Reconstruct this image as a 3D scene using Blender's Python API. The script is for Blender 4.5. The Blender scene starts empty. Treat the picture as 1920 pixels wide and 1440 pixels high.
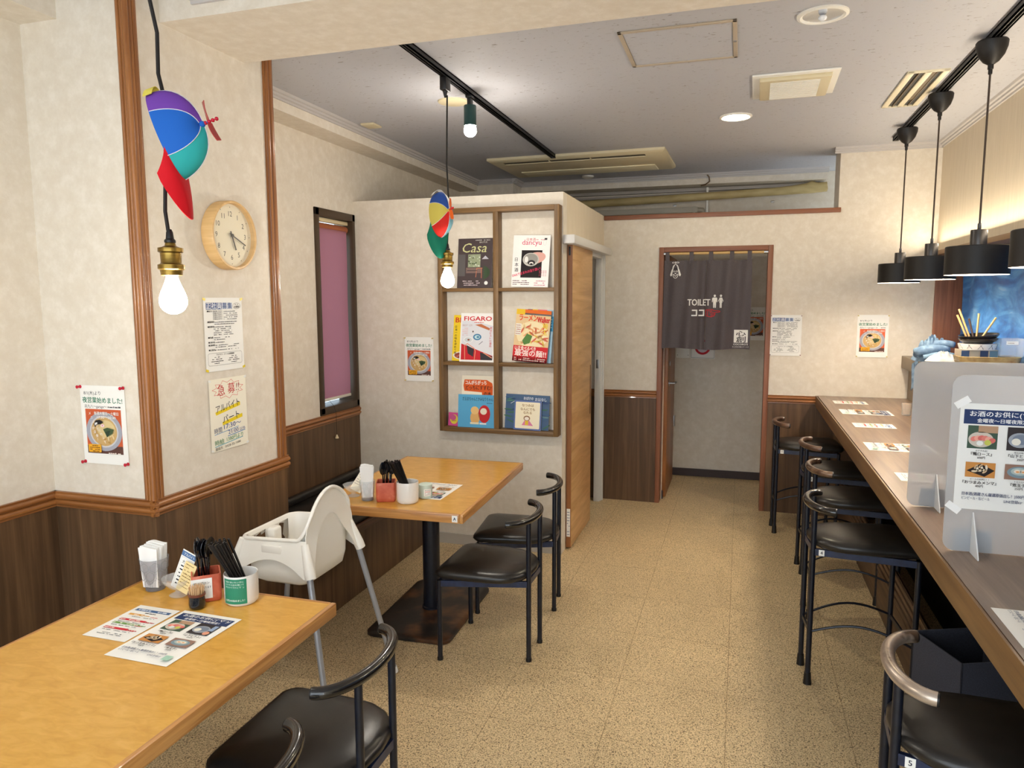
import bpy, bmesh, math, random
from mathutils import Matrix, Vector
R = math.radians
PI = math.pi
SC = bpy.context.scene
COL = SC.collection

# ------------------------------------------------------------------ camera, world, daylight, exposure
cam_d = bpy.data.cameras.new('camera')
cam = bpy.data.objects.new('camera', cam_d)
COL.objects.link(cam)
cam_d.sensor_fit = 'HORIZONTAL'
cam_d.sensor_width = 36.0
cam_d.lens = 36.0 * 1363.6 / 1920.0
cam_d.clip_start = 0.02
_p, _y, _r = R(6.603), R(17.411), R(-0.164)
_f0 = Vector((-math.sin(_y), math.cos(_y), 0)); _r0 = Vector((math.cos(_y), math.sin(_y), 0)); _u0 = Vector((0, 0, 1))
_f = _f0 * math.cos(_p) - _u0 * math.sin(_p)
_u = _f0 * math.sin(_p) + _u0 * math.cos(_p)
_rr = _r0 * math.cos(_r) + _u * math.sin(_r)
_uu = _u * math.cos(_r) - _r0 * math.sin(_r)
cam.matrix_world = Matrix(((_rr.x, _uu.x, -_f.x, 0), (_rr.y, _uu.y, -_f.y, 0), (_rr.z, _uu.z, -_f.z, 1.65), (0, 0, 0, 1)))
SC.camera = cam

SC.view_settings.view_transform = 'Standard'
SC.view_settings.look = 'None'
SC.view_settings.gamma = 1.0
SC.view_settings.exposure = 1.45
SC.view_settings.use_curve_mapping = False

world = bpy.data.worlds.new('world'); SC.world = world
world.use_nodes = True
_bg = world.node_tree.nodes['Background']
_bg.inputs['Color'].default_value = (0.80, 0.90, 1.0, 1)
_bg.inputs['Strength'].default_value = 1.3

def area(name, loc, rot, sx, sy, power, color):
    l = bpy.data.lights.new(name, 'AREA'); l.shape = 'RECTANGLE'; l.size = sx; l.size_y = sy
    l.energy = power; l.color = color
    o = bpy.data.objects.new(name, l); COL.objects.link(o); o.location = loc; o.rotation_euler = rot
    return o
# daylight through the glazed street front behind the camera
area('street_front_daylight', (-0.6, -1.42, 1.45), (R(90), 0, R(180)), 3.5, 2.2, 320.0, (0.74, 0.87, 1.0))

# ------------------------------------------------------------------ materials
def lin(c):
    return tuple(((v / 255.0) / 12.92 if v / 255.0 <= 0.04045 else ((v / 255.0 + 0.055) / 1.055) ** 2.4) for v in c)
_M = {}
def N(nt, typ, **kw):
    n = nt.nodes.new(typ)
    for k, v in kw.items():
        if k in n.inputs.keys(): n.inputs[k].default_value = v
        else: setattr(n, k, v)
    return n
def base_mat(name):
    m = bpy.data.materials.new(name); m.use_nodes = True
    nt = m.node_tree; b = nt.nodes['Principled BSDF']
    return m, nt, b
def mat(name, rgb, rough=0.5, metal=0.0, spec=0.5, emit=0.0, trans=0.0, alpha=1.0, ior=1.45, coat=0.0, sheen=0.0):
    if name in _M: return _M[name]
    m, nt, b = base_mat(name)
    c = lin(rgb) + (1,)
    b.inputs['Base Color'].default_value = c
    b.inputs['Roughness'].default_value = rough
    b.inputs['Metallic'].default_value = metal
    b.inputs['Specular IOR Level'].default_value = spec
    b.inputs['IOR'].default_value = ior
    b.inputs['Transmission Weight'].default_value = trans
    b.inputs['Alpha'].default_value = alpha
    b.inputs['Coat Weight'].default_value = coat
    if emit:
        b.inputs['Emission Color'].default_value = c
        b.inputs['Emission Strength'].default_value = emit
    _M[name] = m
    return m
def noise_mat(name, stops, scale=(1, 1, 1), nscale=5.0, detail=4.0, rough=0.5, bump=0.0, bscale=None, metal=0.0, spec=0.5, nrough=0.5, coat=0.0, distort=0.0, dist=0.002):
    """colour ramp over stretched noise in object space"""
    if name in _M: return _M[name]
    m, nt, b = base_mat(name)
    tc = N(nt, 'ShaderNodeTexCoord'); mp = N(nt, 'ShaderNodeMapping'); mp.inputs['Scale'].default_value = scale
    nz = N(nt, 'ShaderNodeTexNoise'); nz.inputs['Scale'].default_value = nscale; nz.inputs['Detail'].default_value = detail
    nz.inputs['Roughness'].default_value = nrough; nz.inputs['Distortion'].default_value = distort
    cr = N(nt, 'ShaderNodeValToRGB')
    els = cr.color_ramp.elements
    while len(els) < len(stops): els.new(0.5)
    for e, (p, c) in zip(els, stops): e.position = p; e.color = lin(c) + (1,)
    L = nt.links.new
    L(tc.outputs['Object'], mp.inputs['Vector']); L(mp.outputs['Vector'], nz.inputs['Vector']); L(nz.outputs['Fac'], cr.inputs['Fac']); L(cr.outputs['Color'], b.inputs['Base Color'])
    b.inputs['Roughness'].default_value = rough; b.inputs['Metallic'].default_value = metal; b.inputs['Specular IOR Level'].default_value = spec; b.inputs['Coat Weight'].default_value = coat
    if bump:
        bp = N(nt, 'ShaderNodeBump'); bp.inputs['Strength'].default_value = bump; bp.inputs['Distance'].default_value = dist
        if bscale:
            n2 = N(nt, 'ShaderNodeTexNoise'); n2.inputs['Scale'].default_value = bscale; n2.inputs['Detail'].default_value = 3
            L(tc.outputs['Object'], n2.inputs['Vector']); L(n2.outputs['Fac'], bp.inputs['Height'])
        else: L(nz.outputs['Fac'], bp.inputs['Height'])
        L(bp.outputs['Normal'], b.inputs['Normal'])
    _M[name] = m
    return m
def wood(name, dark, light, axis, rough=0.4, across=26.0, along=1.6, mid=None, coat=0.0, lo=0.30, hi=0.70, spec=0.5):
    s = [across] * 3; s['xyz'.index(axis)] = along
    md = mid or tuple((a + b) // 2 for a, b in zip(dark, light))
    return noise_mat(name, [(lo, dark), (0.5, md), (hi, light)], tuple(s), 1.0, 6.0, rough, 0.12, None, 0, spec, 0.6, coat, 0.6, 0.0008)

WALL = noise_mat('wallpaper_mottled', [(0.38, (220, 210, 194)), (0.5, (224, 215, 200)), (0.64, (231, 223, 210))], (1, 1, 1), 17.0, 9.0, 0.85, 0.15, 260.0, 0, 0.2, 0.70)
WALLR = noise_mat('wallpaper_ribbed', [(0.35, (216, 203, 180)), (0.65, (226, 213, 191))], (150, 150, 5), 1.0, 4.0, 0.85, 0.2, None, 0, 0.2)
WAINS = wood('wainscot_walnut', (76, 56, 38), (118, 90, 62), 'z', 0.42, 26, 1.1, (96, 71, 49), spec=0.35)
TRIM = wood('trim_cherry', (124, 74, 34), (170, 112, 60), 'z', 0.32, 60, 2, coat=0.2)
TRIMX = wood('trim_cherry_x', (124, 74, 34), (170, 112, 60), 'x', 0.32, 60, 2, coat=0.2)
TRIMY = wood('trim_cherry_y', (124, 74, 34), (170, 112, 60), 'y', 0.32, 60, 2, coat=0.2)
DOORTRIM = wood('door_frame_brown', (118, 72, 50), (152, 98, 70), 'z', 0.45, 50, 2)
DOORTRIMX = wood('door_frame_brown_x', (118, 72, 50), (152, 98, 70), 'x', 0.45, 50, 2)
SHELFW = wood('rack_walnut_v', (94, 68, 37), (144, 110, 67), 'z', 0.5, 40, 2.2)
SHELFX = wood('rack_walnut_h', (94, 68, 37), (144, 110, 67), 'x', 0.5, 40, 2.2)
TABLE = noise_mat('table_top_birdseye', [(0.3, (207, 151, 54)), (0.5, (217, 163, 66)), (0.7, (226, 174, 82))], (7, 16, 7), 2.4, 5.0, 0.3, 0.0, None, 0, 0.5, 0.55, 0.15, 0.8)
TABEDGE = wood('table_edge_oak', (170, 112, 56), (222, 166, 98), 'y', 0.35, 70, 3, coat=0.2)
TABEDGEX = wood('table_edge_oak_x', (164, 108, 54), (216, 160, 94), 'x', 0.35, 70, 3, coat=0.2)
COUNTER = wood('counter_walnut', (98, 76, 60), (150, 124, 100), 'y', 0.3, 24, 1.2, (124, 100, 80), coat=0.15)
COUNTEDGE = wood('counter_edge', (96, 68, 40), (138, 104, 64), 'y', 0.4, 30, 1.4)
LEDGEM = mat('ledge_taupe', (134, 118, 98), 0.5)
OAKDOOR = wood('sliding_door_oak', (184, 142, 92), (216, 177, 127), 'y', 0.45, 15, 1.5, (201, 160, 109), lo=0.36, hi=0.66)
OAKDOOR2 = wood('hall_door_oak', (120, 72, 34), (164, 106, 56), 'z', 0.4, 20, 1.2)
WHITEP = mat('white_plastic', (240, 238, 230), 0.35)
CREAMP = noise_mat('highchair_plastic', [(0.3, (250, 247, 238)), (0.7, (253, 250, 243))], (1, 1, 1), 3, 2, 0.32)
CREAMV = mat('cream_enamel', (214, 202, 168), 0.4)
ALU = mat('painted_aluminium', (214, 212, 208), 0.4)
CROWN = mat('crown_moulding_grey', (190, 186, 184), 0.55)
BLACKM = noise_mat('black_powder_metal', [(0.3, (13, 16, 26)), (0.7, (21, 26, 40))], (1, 1, 1), 40, 2, 0.36)
BLACKG = mat('black_gloss_tube', (26, 23, 22), 0.2, 0.0, 0.6, coat=0.4)
BROWNG = noise_mat('worn_brown_tube', [(0.3, (66, 46, 36)), (0.6, (98, 72, 58))], (1, 1, 1), 12, 4, 0.28, spec=0.6, coat=0.3)
CHROMEW = noise_mat('worn_chrome_tube', [(0.38, (74, 58, 46)), (0.44, (176, 160, 146)), (0.7, (206, 192, 178))], (1, 1, 1), 9, 4, 0.3, metal=0.6)
VINYL = noise_mat('black_vinyl_seat', [(0.3, (27, 25, 24)), (0.7, (42, 39, 36))], (1, 1, 1), 6, 3, 0.3, 0.05, 300.0, 0, 0.5)
NAVYM = noise_mat('rail_navy_metal', [(0.3, (24, 34, 60)), (0.7, (36, 50, 84))], (1, 1, 1), 30, 2, 0.35)
RUSTB = noise_mat('worn_base_plate', [(0.40, (30, 26, 24)), (0.50, (46, 36, 30)), (0.62, (104, 68, 42)), (0.75, (146, 104, 66))], (1, 1, 1), 6, 8, 0.4, 0.1, 60.0, 0.2)
GREYLEG = mat('grey_leg_tube', (170, 174, 182), 0.3, 0.35)
BLACKP = mat('black_plastic', (22, 21, 22), 0.4)
SHADEB = mat('lamp_shade_black', (22, 20, 20), 0.5)
SHADEW = mat('lamp_shade_white_inside', (245, 240, 230), 0.6)
NECKM = mat('lamp_neck_gunmetal', (84, 82, 82), 0.32, 0.75)
CORDM = mat('cord_black', (34, 30, 28), 0.7)
BRASS = noise_mat('antique_brass', [(0.3, (104, 78, 30)), (0.7, (176, 146, 74))], (1, 1, 12), 6, 3, 0.3, metal=0.9)
BULB = mat('bulb_lit', (255, 246, 232), 0.3, emit=85.0)
BULBR = mat('bulb_lit_counter', (255, 241, 222), 0.3, emit=110.0)
DOWNL = mat('downlight_lit', (255, 240, 206), 0.3, emit=60.0)
CHROME = mat('chrome', (220, 222, 226), 0.08, 1.0)
STEEL = mat('brushed_steel', (170, 170, 172), 0.32, 1.0)
WHITE = mat('paper_white', (244, 243, 238), 0.7, spec=0.25)
CREAMPAPER = mat('paper_cream', (246, 240, 222), 0.7, spec=0.25)
PINEW = wood('clock_case_pine', (206, 164, 104), (232, 194, 136), 'z', 0.45, 30, 3)
CLOTHG = noise_mat('curtain_charcoal', [(0.35, (76, 68, 71)), (0.65, (86, 78, 80))], (1, 1, 1), 300, 2, 0.6, 0.0, None, 0, 0.35)
BAMBOO = mat('curtain_rod_wood', (206, 170, 112), 0.5)
PIPEM = noise_mat('pipe_wrap_cream', [(0.3, (170, 150, 100)), (0.7, (198, 180, 130))], (2, 8, 8), 3, 4, 0.6)
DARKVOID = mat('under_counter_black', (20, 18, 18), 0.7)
BASEB = mat('baseboard_vinyl_brown', (62, 48, 46), 0.5)
BASEG = mat('baseboard_vinyl_grey', (186, 180, 170), 0.5)
TERRA = noise_mat('terracotta_glaze', [(0.35, (190, 84, 58)), (0.6, (206, 104, 76)), (0.75, (224, 150, 124))], (1, 1, 1), 22, 5, 0.45)
CERAM = mat('white_ceramic', (238, 236, 232), 0.2, coat=0.3)
MINT = mat('pale_mint_plastic', (205, 222, 212), 0.5)
GREENST = mat('green_sticker', (44, 138, 106), 0.5)
NAPKIN = mat('napkin_tissue', (248, 248, 246), 0.9, spec=0.1)
CHOPB = mat('chopstick_black', (22, 18, 18), 0.4)
SPOONB = mat('spoon_black', (14, 15, 20), 0.15, coat=0.3)
TOOTHP = mat('toothpick_birch', (226, 188, 142), 0.7)
DARKGL = mat('dark_glazed_pot', (18, 20, 26), 0.15, coat=0.5)
BROWNR = mat('pot_rim_brown', (112, 62, 44), 0.3)

def glass_mat(name, rgb=(250, 252, 252), rough=0.02, alpha=0.25, tint=1.0):
    """thin clear plastic / glass: mostly see-through, with a sharp sheen"""
    if name in _M: return _M[name]
    m, nt, b = base_mat(name)
    out = nt.nodes['Material Output']
    tr = N(nt, 'ShaderNodeBsdfTransparent'); tr.inputs['Color'].default_value = lin(rgb) + (1,)
    b.inputs['Base Color'].default_value = lin(rgb) + (1,); b.inputs['Roughness'].default_value = rough
    mx = N(nt, 'ShaderNodeMixShader'); mx.inputs['Fac'].default_value = alpha
    nt.links.new(tr.outputs[0], mx.inputs[1]); nt.links.new(b.outputs[0], mx.inputs[2]); nt.links.new(mx.outputs[0], out.inputs['Surface'])
    _M[name] = m
    return m
CLEAR = glass_mat('clear_acrylic', (250, 252, 253), 0.03, 0.22)
EDGEG = glass_mat('acrylic_edge', (250, 252, 253), 0.2, 0.7)
TUMBLER = glass_mat('tumbler_grey_glass', (226, 226, 228), 0.08, 0.2)
PANE = glass_mat('window_glass', (235, 242, 245), 0.02, 0.12)

def frosted(name):
    m, nt, b = base_mat(name)
    out = nt.nodes['Material Output']
    tr = N(nt, 'ShaderNodeBsdfTransparent'); tr.inputs['Color'].default_value = (0.96, 0.97, 0.98, 1)
    b.inputs['Base Color'].default_value = lin((206, 209, 213)) + (1,); b.inputs['Roughness'].default_value = 0.35
    tl = N(nt, 'ShaderNodeBsdfTranslucent'); tl.inputs['Color'].default_value = lin((206, 209, 213)) + (1,)
    mx = N(nt, 'ShaderNodeMixShader'); mx.inputs['Fac'].default_value = 0.5
    m2 = N(nt, 'ShaderNodeMixShader')
    # frosted face, turning clear towards the foot of the sheet (a property of the sheet itself)
    tc = N(nt, 'ShaderNodeTexCoord'); sp = N(nt, 'ShaderNodeSeparateXYZ'); mr = N(nt, 'ShaderNodeMapRange')
    mr.inputs['From Min'].default_value = 0.015; mr.inputs['From Max'].default_value = 0.11; mr.inputs['To Min'].default_value = 0.56; mr.inputs['To Max'].default_value = 0.62
    L = nt.links.new
    L(tc.outputs['Object'], sp.inputs[0]); L(sp.outputs['Z'], mr.inputs['Value']); L(mr.outputs[0], m2.inputs['Fac'])
    L(b.outputs[0], mx.inputs[1]); L(tl.outputs[0], mx.inputs[2]); L(tr.outputs[0], m2.inputs[1]); L(mx.outputs[0], m2.inputs[2]); L(m2.outputs[0], out.inputs['Surface'])
    return m
FROST = frosted('frosted_acrylic')

def blind_mat():
    m, nt, b = base_mat('blind_fabric_mauve')
    out = nt.nodes['Material Output']
    b.inputs['Base Color'].default_value = lin((168, 112, 110)) + (1,); b.inputs['Roughness'].default_value = 0.9; b.inputs['Specular IOR Level'].default_value = 0.1
    tl = N(nt, 'ShaderNodeBsdfTranslucent'); tl.inputs['Color'].default_value = lin((150, 98, 112)) + (1,)
    mx = N(nt, 'ShaderNodeMixShader'); mx.inputs['Fac'].default_value = 0.35
    nt.links.new(b.outputs[0], mx.inputs[1]); nt.links.new(tl.outputs[0], mx.inputs[2]); nt.links.new(mx.outputs[0], out.inputs['Surface'])
    return m
BLIND = blind_mat()
BLINDT = mat('blind_roll_rust', (160, 92, 58), 0.8)

def ceiling_mat():
    m, nt, b = base_mat('ceiling_travertine_board')
    L = nt.links.new
    tc = N(nt, 'ShaderNodeTexCoord')
    mp = N(nt, 'ShaderNodeMapping'); mp.inputs['Scale'].default_value = (32, 95, 60)
    nz = N(nt, 'ShaderNodeTexNoise'); nz.inputs['Scale'].default_value = 1.0; nz.inputs['Detail'].default_value = 3.0; nz.inputs['Distortion'].default_value = 0.8
    cr = N(nt, 'ShaderNodeValToRGB')
    e = cr.color_ramp.elements
    e[0].position = 0.65; e[0].color = (0, 0, 0, 1); e[1].position = 0.70; e[1].color = (1, 1, 1, 1)
    base = lin((188, 189, 195)) + (1,)
    mx = N(nt, 'ShaderNodeMix'); mx.data_type = 'RGBA'
    mx.inputs[6].default_value = base; mx.inputs[7].default_value = lin((146, 140, 137)) + (1,)
    bp = N(nt, 'ShaderNodeBump'); bp.invert = True; bp.inputs['Strength'].default_value = 0.5; bp.inputs['Distance'].default_value = 0.004
    L(tc.outputs['Object'], mp.inputs[0]); L(mp.outputs[0], nz.inputs['Vector']); L(nz.outputs['Fac'], cr.inputs['Fac'])
    L(cr.outputs['Color'], mx.inputs[0]); L(mx.outputs[2], b.inputs['Base Color']); L(cr.outputs['Color'], bp.inputs['Height']); L(bp.outputs['Normal'], b.inputs['Normal'])
    b.inputs['Roughness'].default_value = 0.75; b.inputs['Specular IOR Level'].default_value = 0.25
    return m
CEIL = ceiling_mat()

def floor_mat():
    m, nt, b = base_mat('floor_speckled_vinyl_tile')
    L = nt.links.new
    tc = N(nt, 'ShaderNodeTexCoord')
    nz = N(nt, 'ShaderNodeTexNoise'); nz.inputs['Scale'].default_value = 205.0; nz.inputs['Detail'].default_value = 2.0; nz.inputs['Roughness'].default_value = 0.6; nz.inputs['Distortion'].default_value = 1.2
    cr = N(nt, 'ShaderNodeValToRGB'); e = cr.color_ramp.elements
    e[0].position = 0.40; e[0].color = lin((78, 60, 40)) + (1,)
    e[1].position = 0.47; e[1].color = lin((220, 194, 148)) + (1,)
    e2 = e.new(0.60); e2.color = lin((232, 209, 166)) + (1,)
    e3 = e.new(0.70); e3.color = lin((240, 223, 188)) + (1,)
    # large soft wear
    n2 = N(nt, 'ShaderNodeTexNoise'); n2.inputs['Scale'].default_value = 1.4; n2.inputs['Detail'].default_value = 5.0
    r2 = N(nt, 'ShaderNodeMapRange'); r2.inputs['From Min'].default_value = 0.3; r2.inputs['From Max'].default_value = 0.7; r2.inputs['To Min'].default_value = 0.9; r2.inputs['To Max'].default_value = 1.06
    mu = N(nt, 'ShaderNodeMix'); mu.data_type = 'RGBA'; mu.blend_type = 'MULTIPLY'; mu.inputs[0].default_value = 1.0
    br = N(nt, 'ShaderNodeTexBrick'); br.offset = 0.0; br.inputs['Scale'].default_value = 1.0; br.inputs['Mortar Size'].default_value = 0.0016; br.inputs['Mortar Smooth'].default_value = 0.3
    br.inputs['Brick Width'].default_value = 0.45; br.inputs['Row Height'].default_value = 0.45; br.inputs['Color1'].default_value = (1, 1, 1, 1); br.inputs['Color2'].default_value = (0.96, 0.96, 0.96, 1); br.inputs['Mortar'].default_value = (0.55, 0.5, 0.45, 1)
    mp = N(nt, 'ShaderNodeMapping'); mp.inputs['Location'].default_value = (0.005, 0.13, 0)
    m2 = N(nt, 'ShaderNodeMix'); m2.data_type = 'RGBA'; m2.blend_type = 'MULTIPLY'; m2.inputs[0].default_value = 1.0
    L(tc.outputs['Object'], nz.inputs['Vector']); L(tc.outputs['Object'], n2.inputs['Vector']); L(tc.outputs['Object'], mp.inputs[0]); L(mp.outputs[0], br.inputs['Vector'])
    L(nz.outputs['Fac'], cr.inputs['Fac']); L(n2.outputs['Fac'], r2.inputs['Value'])
    L(cr.outputs['Color'], mu.inputs[6]); L(r2.outputs[0], mu.inputs[7]); L(mu.outputs[2], m2.inputs[6]); L(br.outputs['Color'], m2.inputs[7]); L(m2.outputs[2], b.inputs['Base Color'])
    r3 = N(nt, 'ShaderNodeMapRange'); r3.inputs['To Min'].default_value = 0.34; r3.inputs['To Max'].default_value = 0.52
    L(n2.outputs['Fac'], r3.inputs['Value']); L(r3.outputs[0], b.inputs['Roughness'])
    b.inputs['Specular IOR Level'].default_value = 0.4
    return m
FLOOR = floor_mat()

def sheet_mat():
    """blue plastic sheet with cloudy milky streaks"""
    m = noise_mat('blue_vinyl_sheet', [(0.32, (30, 92, 178)), (0.5, (52, 128, 212)), (0.66, (96, 168, 234)), (0.8, (170, 212, 246))], (1.2, 1.6, 5.0), 1.7, 6, 0.35, 0.3, 5.0, 0, 0.35, 0.55, 0, 1.6, 0.03)
    return m
BLUESHEET = sheet_mat()
# ------------------------------------------------------------------ mesh builder
class B:
    """collects shapes into one mesh"""
    def __init__(s): s.v = []; s.f = []; s.m = []; s.mi = 0; s.X = Matrix()
    def raw(s, vs, fs, X=None):
        T = s.X @ X if X is not None else s.X
        k = len(s.v)
        s.v += [T @ Vector(p) for p in vs]
        flip = T.determinant() < 0
        for f in fs:
            g = [k + i for i in f]
            s.f.append(g[::-1] if flip else g); s.m.append(s.mi)
        return s
    def bm(s, bm, X=None):
        bm.verts.index_update()
        s.raw([v.co.copy() for v in bm.verts], [[v.index for v in f.verts] for f in bm.faces], X); bm.free(); return s
    def box(s, x0, x1, y0, y1, z0, z1, bev=0.0, seg=2):
        b = bmesh.new(); bmesh.ops.create_cube(b, size=1.0)
        for v in b.verts:
            v.co = Vector((x0 if v.co.x < 0 else x1, y0 if v.co.y < 0 else y1, z0 if v.co.z < 0 else z1))
        if bev > 0: bmesh.ops.bevel(b, geom=list(b.edges), offset=bev, segments=seg, profile=0.5, affect='EDGES')
        return s.bm(b)
    def ring(s, rings, close_ring=True, caps=True):
        """loft a list of point rings (all the same length)"""
        n = len(rings[0]); vs = [p for r in rings for p in r]; fs = []
        for i in range(len(rings) - 1):
            for j in range(n if close_ring else n - 1):
                a = i * n + j; b = i * n + (j + 1) % n
                fs.append((a, b, b + n, a + n))
        if caps:
            fs.append(tuple(range(n))[::-1]); fs.append(tuple(range((len(rings) - 1) * n, len(rings) * n)))
        return s.raw(vs, fs)
    def tube(s, pts, r, seg=10, caps=True):
        pts = [Vector(p) for p in pts]; rs = r if isinstance(r, (list, tuple)) else [r] * len(pts)
        t0 = (pts[1] - pts[0]).normalized()
        nrm = t0.orthogonal().normalized(); rings = []
        for i, p in enumerate(pts):
            t = ((pts[i + 1] if i + 1 < len(pts) else p) - (pts[i - 1] if i else p)).normalized()
            nrm = (nrm - t * nrm.dot(t)).normalized(); bi = t.cross(nrm)
            rings.append([p + (nrm * math.cos(2 * PI * k / seg) + bi * math.sin(2 * PI * k / seg)) * rs[i] for k in range(seg)])
        return s.ring(rings, True, caps)
    def cyl(s, p0, p1, r0, r1=None, seg=16, caps=True):
        return s.tube([p0, p1], [r0, r0 if r1 is None else r1], seg, caps)
    def lathe(s, prof, seg=24, c=(0, 0, 0), cap=False):
        rings = [[(c[0] + r * math.cos(2 * PI * k / seg), c[1] + r * math.sin(2 * PI * k / seg), c[2] + z) for k in range(seg)] for r, z in prof]
        return s.ring(rings, True, cap)
    def prism(s, poly, z0, z1):
        n = len(poly)
        return s.raw([(x, y, z0) for x, y in poly] + [(x, y, z1) for x, y in poly],
                     [tuple(range(n))[::-1], tuple(range(n, 2 * n))] + [(i, (i + 1) % n, n + (i + 1) % n, n + i) for i in range(n)])
    def mould(s, prof, p0, p1, out, up=(0, 0, 1)):
        """sweep an (out, up) profile from p0 to p1"""
        p0, p1, out, up = map(Vector, (p0, p1, out, up)); n = len(prof)
        r0 = [p0 + out * a + up * b for a, b in prof]; r1 = [p1 + out * a + up * b for a, b in prof]
        if out.cross(up).dot(p1 - p0) > 0: r0, r1 = r0, r1
        return s.ring([r0, r1])
    def sphere(s, c, r, sx=1, sy=1, sz=1, u=16, v=10):
        rings = []
        for i in range(v + 1):
            a = -PI / 2 + PI * i / v; rr = max(math.cos(a), 1e-3)
            rings.append([(c[0] + r * sx * rr * math.cos(2 * PI * k / u), c[1] + r * sy * rr * math.sin(2 * PI * k / u), c[2] + r * sz * math.sin(a)) for k in range(u)])
        return s.ring(rings, True, True)
    def grid(s, fn, nu, nv, thick=0.0):
        vs = [Vector(fn(i / nu, j / nv)) for j in range(nv + 1) for i in range(nu + 1)]
        w = nu + 1; fs = [(j * w + i, j * w + i + 1, (j + 1) * w + i + 1, (j + 1) * w + i) for j in range(nv) for i in range(nu)]
        if thick:
            b = bmesh.new(); bv = [b.verts.new(p) for p in vs]
            for f in fs: b.faces.new([bv[i] for i in f])
            bmesh.ops.recalc_face_normals(b, faces=b.faces[:])
            bmesh.ops.solidify(b, geom=b.faces[:], thickness=thick)
            return s.bm(b)
        return s.raw(vs, fs)
def fix_normals(me):
    b = bmesh.new(); b.from_mesh(me); bmesh.ops.recalc_face_normals(b, faces=b.faces[:]); b.to_mesh(me); b.free()
def obj(name, b, mats, parent=None, angle=38, recalc=True, label=None):
    me = bpy.data.meshes.new(name); me.from_pydata([tuple(v) for v in b.v], [], b.f)
    for m in (mats if isinstance(mats, (list, tuple)) else [mats]): me.materials.append(m)
    me.polygons.foreach_set('material_index', b.m)
    if recalc: fix_normals(me)
    me.polygons.foreach_set('use_smooth', [True] * len(me.polygons))
    me.set_sharp_from_angle(angle=R(angle)); me.update()
    o = bpy.data.objects.new(name, me); COL.objects.link(o)
    if parent is not None: o.parent = parent
    if label: o['label'] = label
    return o
def tag(o, label, cat, group=None):
    o['label'] = label; o['category'] = cat
    if group: o['group'] = group
    return o
def thing(name, label, cat, loc=(0, 0, 0), rz=0.0, group=None, rot=None):
    o = bpy.data.objects.new(name, None); COL.objects.link(o); o.empty_display_size = 0.05
    o.location = loc; o.rotation_euler = rot or (0, 0, rz)
    return tag(o, label, cat, group)
def struct(name, b, mats, parent=None, label=None, cat=None):
    o = obj(name, b, mats, parent)
    if parent is None:
        o['kind'] = 'structure'
        if label: o['label'] = label
        if cat: o['category'] = cat
    return o
def dup(root, loc, rz=None, label=None, group=None, rot=None):
    r = root.copy(); COL.objects.link(r); r.location = loc
    if rz is not None: r.rotation_euler = (0, 0, rz)
    if rot is not None: r.rotation_euler = rot
    if label: r['label'] = label
    if group: r['group'] = group
    for ch in list(root.children):
        c = ch.copy(); COL.objects.link(c); c.parent = r
        for g in list(ch.children):
            d = g.copy(); COL.objects.link(d); d.parent = c
    return r
def lerp(a, b, t): return a + (b - a) * t
def arc_pts(c, r, a0, a1, n, z=0.0):
    return [(c[0] + r * math.cos(lerp(a0, a1, i / n)), c[1] + r * math.sin(lerp(a0, a1, i / n)), z) for i in range(n + 1)]
def rrect(x0, x1, y0, y1, r, n=5):
    out = []
    for cx, cy, a in ((x1 - r, y1 - r, 0), (x0 + r, y1 - r, PI / 2), (x0 + r, y0 + r, PI), (x1 - r, y0 + r, 1.5 * PI)):
        out += [(cx + r * math.cos(a + PI / 2 * i / n), cy + r * math.sin(a + PI / 2 * i / n)) for i in range(n + 1)]
    return out

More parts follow.
